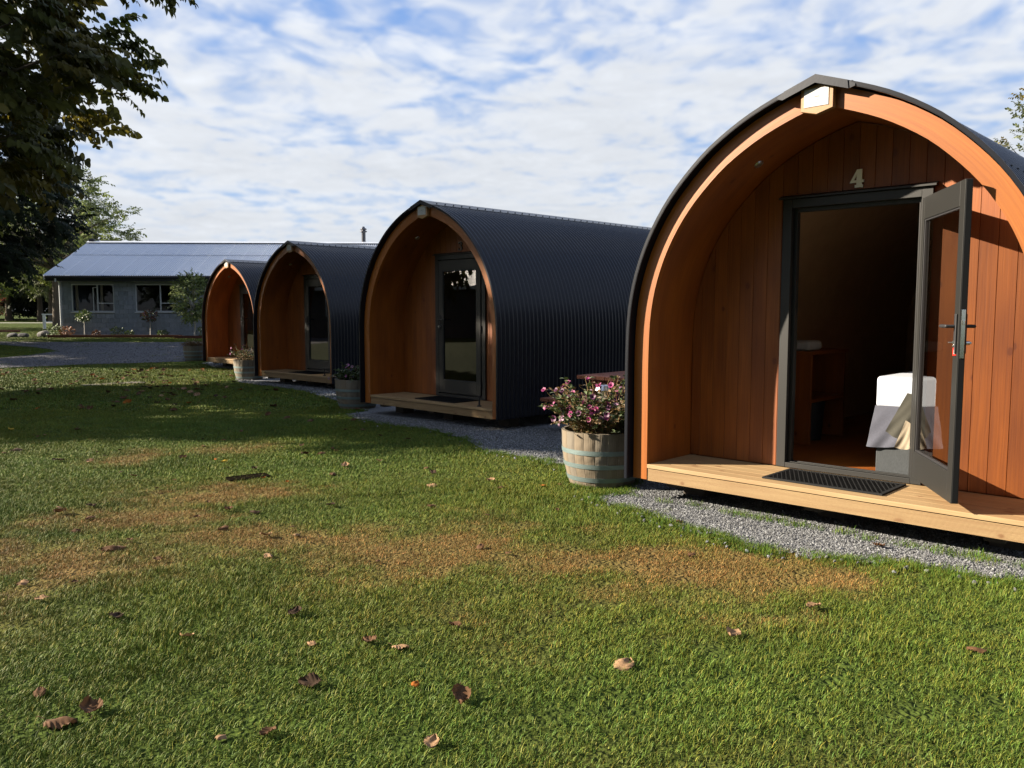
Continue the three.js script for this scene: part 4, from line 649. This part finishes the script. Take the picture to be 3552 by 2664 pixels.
// the near tree at the frame edge: its crown widens upward; it shades the lawn and the two middle cabins
makeTree({ name: 'broadleaf_tree', label: 'large broad leaved tree overhanging the lawn, darkest against the sky', pos: [-13.65, gy(-15), -15], seed: 31, y0: 2.0, y1: 13, rmax: 7, radius: lerpTab([[2, 1.6], [3.3, 2.8], [3.9, 4.9], [4.5, 5.6], [5, 5.9], [6, 6.3], [7.1, 6.8], [8.5, 7.1], [10.5, 6.2], [12, 4.3], [13, 2]]), zs: 0.78, fill: 0.42, clumps: 520, per: 17, spread: 0.5, sprays: S1, cols: [[0.085, 0.090, 0.018], [0.068, 0.080, 0.018], [0.125, 0.105, 0.016], [0.078, 0.08, 0.017]], mat: leafA, trunk: 0.36, limbs: 4 });
makeTree({ name: 'dark_tree', label: 'dense dark tree whose branch tips reach over the house roof corner', pos: [-22.6, 0.1, -30.2], seed: 32, y0: 2.7, y1: 11, rmax: 6.3, radius: lerpTab([[2.7, 4.2], [3.6, 5.2], [5, 6.0], [7, 6.2], [9, 4.8], [11, 1.5]]), fill: 0.5, clumps: 460, per: 17, spread: 0.7, sprays: S2, cols: [[0.014, 0.022, 0.008], [0.011, 0.018, 0.008], [0.017, 0.026, 0.010]], mat: leafB, trunk: 0.4, limbs: 5, size: 1.2 });
makeTree({ name: 'pale_tree', label: 'light green loose tree rising behind the end of the house roof', pos: [-27.3, 0.33, -50], seed: 33, y0: 3.5, y1: 10, rmax: 5, radius: lerpTab([[3.5, 3.2], [5, 4.8], [7, 4.6], [8.6, 3.1], [9.9, 0.9]]), fill: 0.5, clumps: 170, per: 14, spread: 0.6, sprays: S3, cols: [[0.19, 0.23, 0.065], [0.13, 0.165, 0.05]], mat: white1(0.45), trunk: 0.25, limbs: 3, size: 1.15 });
makeTree({ name: 'autumn_tree', label: 'tall tree with sparse yellowing leaves behind the open cabin roof', pos: [23.2, 0.33, -35.5], seed: 34, y0: 3, y1: 11.4, rmax: 4, radius: lerpTab([[3, 2.5], [6, 3.6], [8, 3.0], [10, 1.8], [11.4, 0.4]]), fill: 0.55, clumps: 150, per: 10, spread: 0.45, sprays: S3, cols: [[0.22, 0.17, 0.04], [0.12, 0.14, 0.05], [0.16, 0.16, 0.07]], mat: white1(0.4), trunk: 0.2, limbs: 2 });
makeTree({ name: 'bushy_tree', label: 'young bushy tree with pale trunk in front of the second house window', pos: [-13.55, 0.36, -35.55], seed: 35, y0: 0.85, y1: 2.55, rmax: 0.85, radius: lerpTab([[0.85, 0.5], [1.4, 0.82], [2.0, 0.75], [2.6, 0.3]]), fill: 0.55, clumps: 125, per: 7, spread: 0.17, sprays: S3, cols: [[0.14, 0.18, 0.05], [0.10, 0.13, 0.04]], mat: white1(0.3), trunk: 0.05, limbs: 5, size: 0.62, bark: M.paleBark });
makeTree({ name: 'red_tree', label: 'small standard tree with red autumn leaves in the edged bed', pos: [-28.9, 0.36, -46.2], seed: 36, y0: 0.95, y1: 2.1, rmax: 0.8, radius: lerpTab([[0.95, 0.6], [1.5, 0.85], [2.1, 0.4]]), fill: 0.5, clumps: 34, per: 6, spread: 0.2, sprays: S3, cols: [[0.17, 0.03, 0.02], [0.14, 0.06, 0.025], [0.08, 0.08, 0.03]], mat: white1(0.3), trunk: 0.04, limbs: 2, size: 0.6 });
makeTree({ name: 'lime_tree', label: 'yellow green tree with low hanging branches left of the house wall', pos: [-34.5, 0.33, -53], seed: 37, y0: 2.3, y1: 8, rmax: 5.6, radius: lerpTab([[2.3, 4.6], [4, 5.4], [6, 4.5], [8, 2]]), fill: 0.5, clumps: 150, per: 12, spread: 0.6, sprays: S3, cols: [[0.16, 0.19, 0.035], [0.10, 0.13, 0.03]], mat: white1(0.5), trunk: 0.22, limbs: 6, size: 1.4 });
// trees of the wood at the end of the far lawn, one by one
{
  const W = [[-44.5, -84, 8, 0.33], [-48.5, -88, 8.5, 0.4], [-52, -92, 9, 0.36], [-56, -88, 10, 0.4], [-58.5, -97, 11, 0.42], [-50, -101, 9, 0.4], [-63, -95, 12, 0.4], [-55, -100, 9, 0.36], [-67, -104, 12, 0.4], [-54.5, -106, 11, 0.4]];
  W.forEach(([x, z, h, tr], i) => makeTree({ name: 'wood_tree', label: 'dark trunked tree in the wood at the end of the far lawn', pos: [x, 0.33, z], seed: 60 + i, group: 'trees of the far wood', y0: 3.6, y1: h, rmax: 5, radius: lerpTab([[3.6, 3.4], [6, 4.8], [9, 4.2], [h, 1]]), fill: 0.5, clumps: 85, per: 9, spread: 0.8, sprays: S2, cols: i % 3 ? [[0.02, 0.03, 0.012], [0.03, 0.04, 0.014]] : [[0.06, 0.07, 0.02], [0.04, 0.05, 0.016]], mat: leafB, trunk: tr, limbs: 6, size: 2.1 }));
}
// distant tree whose top shows over the house ridge
makeTree({ name: 'distant_tree', label: 'tip of a distant tree just above the house ridge line', pos: [-45.4, 0.33, -88], seed: 90, y0: 3, y1: 9.5, rmax: 3, radius: lerpTab([[3, 2], [6, 2.4], [9.5, 0.7]]), fill: 0.5, clumps: 50, per: 8, spread: 0.6, sprays: S2, cols: [[0.05, 0.055, 0.02]], mat: leafB, trunk: 0.2, limbs: 5, size: 1.8 });
// unseen trees added behind the viewer to darken the porches and fill pane reflections
[[-8.5, 8, 5.2], [-17, 8.5, 5.5], [-1.5, 13.5, 5.5], [-12, 17, 6], [-26, 9, 6]].forEach(([x, z, R], i) => makeTree({ name: 'sky_screen_tree', label: 'unseen leafy tree added behind the viewer to shade the porches', pos: [x, 0, z], seed: 120 + i, group: 'added trees behind the viewer that shade the porches', y0: 1.7, y1: 13, rmax: R, radius: lerpTab([[1.7, R * 0.7], [4, R * 0.95], [8, R], [11, R * 0.7], [13, 1]]), fill: 0.45, clumps: 110, per: 9, spread: 0.9, sprays: S2, cols: [[0.02, 0.03, 0.01], [0.03, 0.04, 0.012]], mat: leafB, trunk: 0.35, limbs: 8, size: 2.6 }));
struct('far_path', (() => { const g = new THREE.PlaneGeometry(60, 2.4).rotateX(-Math.PI / 2).translate(-62, 0.336, -80); return muv(g); })(), std({ color: col(0.34, 0.33, 0.31), roughness: 0.95 }));

{
  const U = new THREE.Group(); U.name = 'undergrowth'; tag(U, 'dark undergrowth between the trunks of the far wood', 'undergrowth', null, 'stuff'); scene.add(U);
  const r = rng(333), m = [], c = []; for (let i = 0; i < 4200; i++) { const x = mix(-100, -24, r()), z = mix(-98, -122, r()), p = V3(x, 0.3 + 5.2 * r(), z), g = 0.6 + 0.8 * r(); m.push(orient(p, V3(r() - 0.5, 0.4, r() - 0.5), r() * 6, 4.2)); c.push(col(0.02 * g, 0.028 * g, 0.012 * g)); }
  instances(U, 'bushes', S2[0], leafB, m, c);
}

// ---------------------------------------------------------------- gravel, grass, fallen leaves
{
  const stone = (seed) => { const g = new THREE.IcosahedronGeometry(1, 0), p = g.attributes.position, r = rng(seed), d = {}; for (let i = 0; i < p.count; i++) { const k = [p.getX(i), p.getY(i), p.getZ(i)].map((v) => v.toFixed(2)).join(); const s = (d[k] ??= 0.72 + 0.56 * r()); p.setXYZ(i, p.getX(i) * s * 1.2, p.getY(i) * s * 0.72, p.getZ(i) * s); } g.computeVertexNormals(); return g; };
  const mat = std({ color: col(1, 1, 1), roughness: 0.85 }), holder = new THREE.Group(); holder.name = 'gravel'; tag(holder, 'crushed grey gravel laid around the cabins', 'gravel', null, 'stuff'); scene.add(holder);
  const r = rng(900), S = [stone(1), stone(2), stone(3)], ms = [[], [], []], cs = [[], [], []];
  const put = (x, z, s) => { const v = Math.floor(r() * 3), q = new THREE.Quaternion().setFromEuler(new THREE.Euler(r() * 6, r() * 6, r() * 6)); ms[v].push(new THREE.Matrix4().compose(V3(x, gy(z) + 0.004 + s * (0.2 + 0.5 * r()), z), q, V3(s, s, s))); const b = r() < 0.10 ? 0.22 : 0.05 + 0.13 * r() * r() + 0.045 * r(); cs[v].push(col(b * 0.97, b * (1 + 0.02 * r()), b * (1.0 + 0.08 * r()))); };
  const fill = (x0, x1, z0, z1, per, s0, s1, ok) => { const n = (x1 - x0) * (z1 - z0) * per; for (let i = 0; i < n; i++) { const x = mix(x0, x1, r()), z = mix(z0, z1, r()); if (ok(x, z)) put(x, z, mix(s0, s1, r() * r())); } };
  const wide = (x, z) => { const wx = x + (vnoise(x * 6, z * 6) - 0.5) * 0.16, wz = z + (vnoise(x * 6 + 9, z * 6) - 0.5) * 0.16; return inside(PADS[0], wx, wz); };
  const front = (k, dmax) => (x, z) => { const c = CABINS[k], a = c.yaw * Math.PI / 180, d = (x - c.pos[0]) * Math.sin(a) - (z - c.pos[2]) * Math.cos(a); return d < dmax && wide(x, z); };
  fill(0.5, 4.4, -7.6, -3.4, 7600, 0.0042, 0.0095, front(0, 1.0)); fill(-2.7, 1.6, -12.6, -7.0, 3400, 0.006, 0.012, (x, z) => wide(x, z) && inside([[-3, -13], [-1, -9.5], [0.3, -7], [2.6, -7.5], [1.5, -10.5], [-0.2, -11.2]], x, z)); fill(-6.2, -2.4, -18.8, -12.8, 1100, 0.011, 0.022, (x, z) => wide(x, z) && x < -0.55 * z - 11.2 + 1.2); fill(-9.5, -6, -25.4, -19, 600, 0.014, 0.026, (x, z) => wide(x, z));
  // strays at the edge of the grass
  for (let i = 0; i < 260; i++) { const P = PADS[0], k = 10 + Math.floor(r() * 26), a = P[k], b = P[k + 1], t = r(); put(mix(a[0], b[0], t) + (r() - 0.6) * 0.3, mix(a[1], b[1], t) + (r() - 0.35) * 0.3, 0.008 + 0.008 * r()); }
  S.forEach((g, v) => instances(holder, 'gravel_stones', g, mat, ms[v], cs[v]));
  const road = new THREE.Group(); road.name = 'road_gravel'; tag(road, 'loose dark gravel on the driveway', 'gravel', null, 'stuff'); scene.add(road);
  const rm = [], rc = []; for (let i = 0; i < 16000; i++) { const z = mix(-23.5, -33.2, r()), x = mix(-24, -7, r()); if (!inside(ROAD, x, z)) continue; const s = 0.010 + 0.012 * r() * r(), b = 0.05 + 0.06 * r() * r(); rm.push(new THREE.Matrix4().compose(V3(x, gy(z) + s * 0.4, z), new THREE.Quaternion().setFromEuler(new THREE.Euler(r() * 6, r() * 6, r() * 6)), V3(s, s, s))); rc.push(col(b, b, b * 1.06)); }
  instances(road, 'road_stones', S[0], mat, rm, rc);
}
{
  const r = rng(1200);
  const tuft = (seed, n, rad, h0, h1, w) => { // a patch of single blades, each a bent strip with its own tone
    const q = rng(seed), pos = [], nr = [], cl = [], idx = [];
    for (let i = 0; i < n; i++) {
      const a = q() * 6.283, d = Math.sqrt(q()) * rad, x = Math.cos(a) * d, z = Math.sin(a) * d, h = mix(h0, h1, q()), b = q() * 6.283, lean = 0.25 + 0.9 * q(), dx = Math.cos(b), dz = Math.sin(b), tw = b + 1.57 + (q() - 0.5) * 1.5, wx = Math.cos(tw) * w * (0.6 + 0.7 * q()), wz = Math.sin(tw) * w * (0.6 + 0.7 * q()), o = pos.length / 3;
      const dry = q() < 0.14, t = 0.65 + 0.7 * q(), c = dry ? [1.9 * t, 1.25 * t, 1.1 * t] : [t * (0.8 + 0.5 * q()), t, t * 0.9];
      const P = (s, k) => [x + dx * lean * h * s * s, h * s * (1 - 0.22 * lean * s), z + dz * lean * h * s * s, k];
      for (const [s, k] of [[0, 1], [0.55, 0.8], [1, 0]]) { const [px, py, pz] = P(s, k); if (k) { pos.push(px - wx * k, py, pz - wz * k, px + wx * k, py, pz + wz * k); cl.push(...c, ...c); } else { pos.push(px, py, pz); cl.push(...c); } }
      idx.push(o, o + 1, o + 2, o + 2, o + 1, o + 3, o + 2, o + 3, o + 4);
    }
    const g = new THREE.BufferGeometry(); g.setAttribute('position', new THREE.Float32BufferAttribute(pos, 3)); g.setAttribute('color', new THREE.Float32BufferAttribute(cl, 3)); g.setIndex(idx); g.computeVertexNormals(); return g;
  };
  const near = [1, 2, 3, 4].map((s) => tuft(s, 84, 0.075, 0.010, 0.031, 0.0012)), mid = [5, 6, 7].map((s) => tuft(s, 70, 0.12, 0.011, 0.030, 0.0017)), far = [8, 9].map((s) => tuft(s, 60, 0.22, 0.012, 0.034, 0.0045));
  const mat = new THREE.MeshPhysicalMaterial({ color: col(1, 1, 1), vertexColors: true, roughness: 0.55, specularIntensity: 0.22, side: THREE.DoubleSide });
  const G = new THREE.Group(); G.name = 'lawn_grass'; tag(G, 'short mown lawn, green with dry brown patches', 'grass', null, 'stuff'); scene.add(G);
  const underCabin = (x, z) => CABINS.some((c) => { const a = c.yaw * Math.PI / 180, dx = x - c.pos[0], dz = z - c.pos[2], u = dx * Math.cos(a) + dz * Math.sin(a), d = dx * Math.sin(a) - dz * Math.cos(a); return Math.abs(u) < 1.45 && d > -0.02 && d < 6; });
  const strew = (geos, z0, z1, per, sc, name) => {
    const ms = geos.map(() => []), cs = geos.map(() => []), n = (z1 - z0) * (-z0 * 1.36 + 3) * per;
    for (let i = 0; i < n; i++) {
      const z = mix(z0, z1, r()), lim = -z * 0.64 + 0.9, x = mix(-(-z0 * 0.68 + 1.5), -z0 * 0.68 + 1.5, r()); if (Math.abs(x) > lim) continue;
      const g = onGravel(x, z); if (g && r() > 0.012) continue; if (underCabin(x, z)) continue; if (Math.hypot(x - B4[0], z - B4[2]) < 0.29 || (Math.abs(x + 2.4) < 0.14 && Math.abs(z + 7.5 + (x + 2.4) * 0.7) < 0.05)) continue;
      const b = brown(x, z), v = Math.floor(r() * geos.length), t = 0.72 + 0.45 * fbm(x * 2.2, z * 2.2, 3) + 0.25 * (r() - 0.5), cool = fbm(x * 0.7 + 30, z * 0.7, 2), br = sstep(0.22, 0.86, b * 1.1 + (r() - 0.5) * 0.34 + (vnoise(x * 14, z * 14) - 0.5) * 0.5 * Math.min(1, b * 3) + 0.04);
      const c = col(mix(0.069 + 0.028 * cool, 0.182, br) * t, mix(0.124, 0.132, br) * t, mix(0.022 - 0.004 * cool, 0.046, br) * t);
      const s = sc * (0.8 + 0.45 * r()) * (1 - 0.25 * br), lush = 1 + 0.5 * sstep(0.5, 0.75, fbm(x * 1.3, z * 1.3 + 50, 2)) * (1 - br);
      ms[v].push(new THREE.Matrix4().compose(V3(x, gy(z) - 0.002, z), new THREE.Quaternion().setFromAxisAngle(UPV, r() * 6.28), V3(s, s * lush, s))); cs[v].push(c);
    }
    geos.forEach((g, v) => instances(G, name, g, mat, ms[v], cs[v]));
  };
  strew(near, -7.5, -2.1, 260, 1, 'grass_blades'); strew(mid, -13, -7.5, 130, 1, 'grass_blades'); strew(far, -33.6, -13, 42, 1, 'grass_blades');
  { // longer tufts along the gravel edge, beside the deck and round the barrel foot
    const g = [], gc = [], P = PADS[0], c4 = CABINS[0]; const put = (x, z, h) => { g.push(new THREE.Matrix4().compose(V3(x, gy(z) - 0.002, z), new THREE.Quaternion().setFromAxisAngle(UPV, r() * 6.28), V3(0.7 + 0.4 * r(), h, 0.7 + 0.4 * r()))); const t = 0.8 + 0.5 * r(); gc.push(col(0.052 * t, 0.1 * t, 0.014 * t)); };
    for (let i = 0; i < 420; i++) { const k = 12 + Math.floor(r() * 24), a = P[k], b = P[k + 1], t = r(); put(mix(a[0], b[0], t) + (r() - 0.65) * 0.16, mix(a[1], b[1], t) + (r() - 0.3) * 0.16, 1.1 + 1.1 * r()); }
    for (let i = 0; i < 60; i++) { const a = r() * 6.28; put(B4[0] + Math.cos(a) * 0.31, B4[2] + Math.sin(a) * 0.31, 1.2 + r()); }
    for (let i = 0; i < 46; i++) { const u = mix(-1.5, 1.5, Math.pow(r(), 0.7)), p = inCabin(0, u, 0, 0.02 + 0.1 * r() - 0.12); put(p.x, p.z, 1.0 + 1.6 * r()); }
    instances(G, 'grass_blades', near[1], mat, g, gc);
  }
  { const g = [], gc = []; for (let i = 0; i < 9000; i++) { const z = mix(-33.4, -60, Math.pow(r(), 1.6)), x = mix(-44, -10, r()); if (inside(ROAD, x, z) || (z < -36.2 && x > -20.6)) continue; g.push(new THREE.Matrix4().compose(V3(x, gy(z), z), new THREE.Quaternion().setFromAxisAngle(UPV, r() * 6.28), V3(1.6, 1.1, 1.6))); const t = 0.8 + 0.5 * r(); gc.push(col(0.078 * t, 0.11 * t, 0.02 * t)); } instances(G, 'grass_blades', far[0], mat, g, gc); }
}
// fallen leaves: each its own thing
{
  const LT = tex(128, 256, (u, v) => { const m = Math.abs(u - 0.5), vein = Math.max(Math.exp(-m * m * 4000), 0.6 * Math.exp(-160 * Math.pow(((v * 9 - m * 7) % 1 + 1) % 1 - 0.5, 2))); const t = 0.5 + 0.6 * fbm(u * 9, v * 14, 4) - 0.18 * vein; return [t, t * 0.97, t * 0.94]; });
  const leafGeo = (seed, curl) => { // a dry leaf: oval sheet, ribbed, curled and crumpled, with a stalk
    const q = rng(seed), nx = 10, ny = 18, pos = [], uv = [], idx = [], ph = q() * 6, cz = curl * (0.6 + q()), cx = curl * (0.5 + 1.2 * q());
    for (let j = 0; j <= ny; j++) for (let i = 0; i <= nx; i++) { const u = i / nx * 2 - 1, v = j / ny, w = 0.5 * Math.pow(Math.sin(Math.PI * Math.min(0.995, 0.04 + v * 0.96)), 0.62) * (1 - 0.22 * v), x = u * w * 0.85, z = v - 0.5; const y = cx * x * x * 2.2 + cz * z * z * 0.9 + 0.045 * Math.sin(v * 34 - Math.abs(u) * 9 + ph) * Math.abs(u) + 0.07 * Math.sin(u * 5 + ph + v * 4) * v + 0.05 * Math.sin(v * 9 + ph * 2) * u + 0.02; pos.push(x, y, z); uv.push(i / nx, v); }
    for (let j = 0; j < ny; j++) for (let i = 0; i < nx; i++) { const a = j * (nx + 1) + i, b = a + nx + 1; idx.push(a, b, a + 1, b, b + 1, a + 1); }
    const g = new THREE.BufferGeometry(); g.setAttribute('position', new THREE.Float32BufferAttribute(pos, 3)); g.setAttribute('uv', new THREE.Float32BufferAttribute(uv, 2)); g.setIndex(idx); g.computeVertexNormals();
    const st = tube([V3(0, 0.03, -0.49), V3(0.03, 0.08, -0.65), V3(0.08, 0.09, -0.8)], 0.012, 0.008, 4, 4); return mergeGeometries([g, st]);
  };
  const geos = [[1, 0.3], [2, 0.55], [3, -0.6], [4, 0.8], [5, -0.35]].map(([s, c]) => leafGeo(s, c));
  const lm = (r, g, b) => new THREE.MeshPhysicalMaterial({ color: col(r, g, b), map: LT, roughness: 0.85, specularIntensity: 0.25, transmission: 0.12, thickness: 0, side: THREE.DoubleSide });
  const mats = { tan: lm(0.30, 0.19, 0.105), brown: lm(0.105, 0.055, 0.026), dark: lm(0.045, 0.026, 0.014), orange: lm(0.3, 0.1, 0.014), yellow: lm(0.45, 0.31, 0.035) };
  const r = rng(4242);
  const leaf = (x, z, size, m, gi, label, ry, rx, group) => { const o = new THREE.Mesh(geos[gi], mats[m]); o.name = numbered('fallen_leaf'); o.position.set(x, gy(z) + (z > -13 ? 0.022 : 0.02), z); o.rotation.set(rx, ry, (r() - 0.5) * 0.5); o.scale.setScalar(size); scene.add(tag(o, label, 'leaf', group)); };
  const N = [ // x, z, size, tone, what singles it out
    [-1.95, -3.98, 0.10, 'dark', 'dark curled leaf alone on the near lawn below the brown grass patch'], [-1.08, -4.03, 0.10, 'dark', 'dark leaf lying flat on green grass left of the middle'], [-1.66, -2.94, 0.13, 'brown', 'large torn brown leaf, the left one of two in the near corner'], [-1.59, -3.02, 0.12, 'brown', 'brown leaf with an orange tip, the right one of two'], [-1.87, -3.17, 0.07, 'brown', 'small brown leaf above the pair of large torn leaves'], [-0.82, -3.25, 0.10, 'dark', 'dark curled leaf standing up in the near grass'], [-0.65, -3.67, 0.09, 'brown', 'red brown leaf just left of a pale folded leaf'], [-0.50, -3.62, 0.09, 'tan', 'pale folded leaf beside a red brown leaf'], [-0.27, -3.85, 0.08, 'brown', 'small brown leaf right of the pale folded leaf'], [0.48, -3.44, 0.13, 'tan', 'large pale tan leaf with ribs on the middle lawn'], [1.03, -3.76, 0.10, 'tan', 'twisted tan leaf between the large pale leaf and the gravel'], [1.53, -4.11, 0.10, 'tan', 'bright tan leaf at the lower edge of the brown patch'], [2.07, -3.59, 0.09, 'brown', 'dark red leaf near the right edge of the lawn'], [-0.2, -3.12, 0.11, 'brown', 'ribbed greyish brown leaf in the near middle grass'], [-0.39, -3.24, 0.05, 'orange', 'small orange leaf left of the ribbed leaf'], [-0.28, -2.78, 0.08, 'tan', 'small tan leaf nearest to the bottom edge in the middle'], [-0.87, -2.84, 0.08, 'brown', 'brown leaf sunk in the near grass'], [-1.03, -2.82, 0.06, 'tan', 'small pale leaf left of the sunken brown leaf'], [-1.5, -3.72, 0.07, 'tan', 'small tan leaf right of the dark curled leaf'], [-0.91, -3.65, 0.05, 'tan', 'tiny pale leaf on green grass'], [-2.46, -4.23, 0.07, 'tan', 'pale leaf on the brown grass at the left edge'], [-1.65, -5.46, 0.10, 'tan', 'whitish leaf on the brown grass band'], [-2.54, -5.19, 0.16, 'brown', 'long brown leaf across the brown grass at the left'], [-3.38, -6.11, 0.12, 'brown', 'brown leaf in a cluster of three, the left one'], [-3.08, -5.96, 0.09, 'brown', 'round brown leaf in a cluster of three, the right one'], [-3.26, -6.33, 0.10, 'dark', 'dark leaf in a cluster of three, the far one'], [-2.15, -6.21, 0.10, 'brown', 'brown leaf below the drain, left of a darker one'], [-1.93, -6.15, 0.09, 'dark', 'darker leaf below the drain'], [-0.19, -7.32, 0.09, 'tan', 'pale leaf on green grass before the petunia barrel'], [-0.7, -7.12, 0.10, 'tan', 'tan leaf left of the petunia barrel lawn'], [-0.74, -7.71, 0.08, 'dark', 'small dark leaf beyond the tan leaf'], [-1.64, -8.07, 0.12, 'tan', 'crumpled tan leaf right of the drain'], [-1.67, -7.66, 0.10, 'brown', 'brown leaf at the right end of the drain'], [-2.2, -8.75, 0.10, 'dark', 'dark leaf behind the drain, left of two'], [-2.05, -8.84, 0.10, 'brown', 'brown leaf behind the drain, right of two'], [-1.35, -8.34, 0.09, 'tan', 'tan leaf upright beyond the drain'], [-3.42, -8.55, 0.10, 'brown', 'brown leaf on the far dry patch'], [-2.92, -8.34, 0.07, 'yellow', 'small yellow leaf on the far dry patch'], [-2.48, -7.9, 0.08, 'dark', 'dark leaf just behind the drain rim'], [-5.46, -9.06, 0.14, 'dark', 'large dark leaf at the left edge before the shadow band'], [-4.63, -8.39, 0.12, 'dark', 'long dark leaf left of the far dry patch'], [-5.62, -10.66, 0.11, 'brown', 'brown leaf close to the shadow band'], [-1.94, -10.74, 0.10, 'brown', 'brown leaf at the lower rim of the shadow'], [2.34, -5.2, 0.09, 'brown', 'brown leaf on the gravel under the open cabin deck'], [1.2, -5.85, 0.07, 'brown', 'brown leaf where gravel and grass meet'], [-6.5, -10.7, 0.1, 'yellow', 'bright yellow leaf at the left edge of the lawn'],
  ];
  N.forEach(([x, z, s, m, label], i) => leaf(x, z, s * 0.9, m, i % 5, label, r() * 6.28, (r() - 0.5) * 0.5));
  const T = ['brown', 'brown', 'dark', 'brown', 'tan', 'dark', 'orange', 'brown', 'tan', 'brown'];
  let n = 0, tries = 0; while (n < 200 && tries++ < 20000) {
    const z = mix(-11, -23.6, Math.pow(r(), 0.62)), lo = -0.66 * -z - 0.5, hi = z > -14 ? -2.2 : z > -19 ? -4.6 - 0.2 * r() : -6.8, x = mix(lo, hi, r()); if (onGravel(x, z) || fbm(x * 0.6, z * 0.6, 2) < 0.32 + 0.2 * r()) continue;
    leaf(x, z, 0.08 + 0.07 * r(), T[Math.floor(r() * T.length)], Math.floor(r() * 5), 'dry leaf scattered on the far lawn between driveway and tree shadow', r() * 6.28, (r() - 0.5) * 1.2, 'leaves scattered over the far lawn'); n++;
  }
  n = 0; while (n < 56) { const z = mix(-4.2, -11, r()), x = mix(0.62 * z, z > -8 ? 1.2 : -0.8, r()); if (onGravel(x, z)) continue; leaf(x, z, 0.035 + 0.04 * r(), T[Math.floor(r() * T.length)], Math.floor(r() * 5), 'scrap of dry leaf lying on the sunlit near lawn', r() * 6.28, (r() - 0.5) * 0.8, 'leaf scraps on the near lawn'); n++; }
}

scene.traverse((o) => { if (o.isMesh) { o.castShadow = true; o.receiveShadow = true; } });
renderer.render(scene, camera);
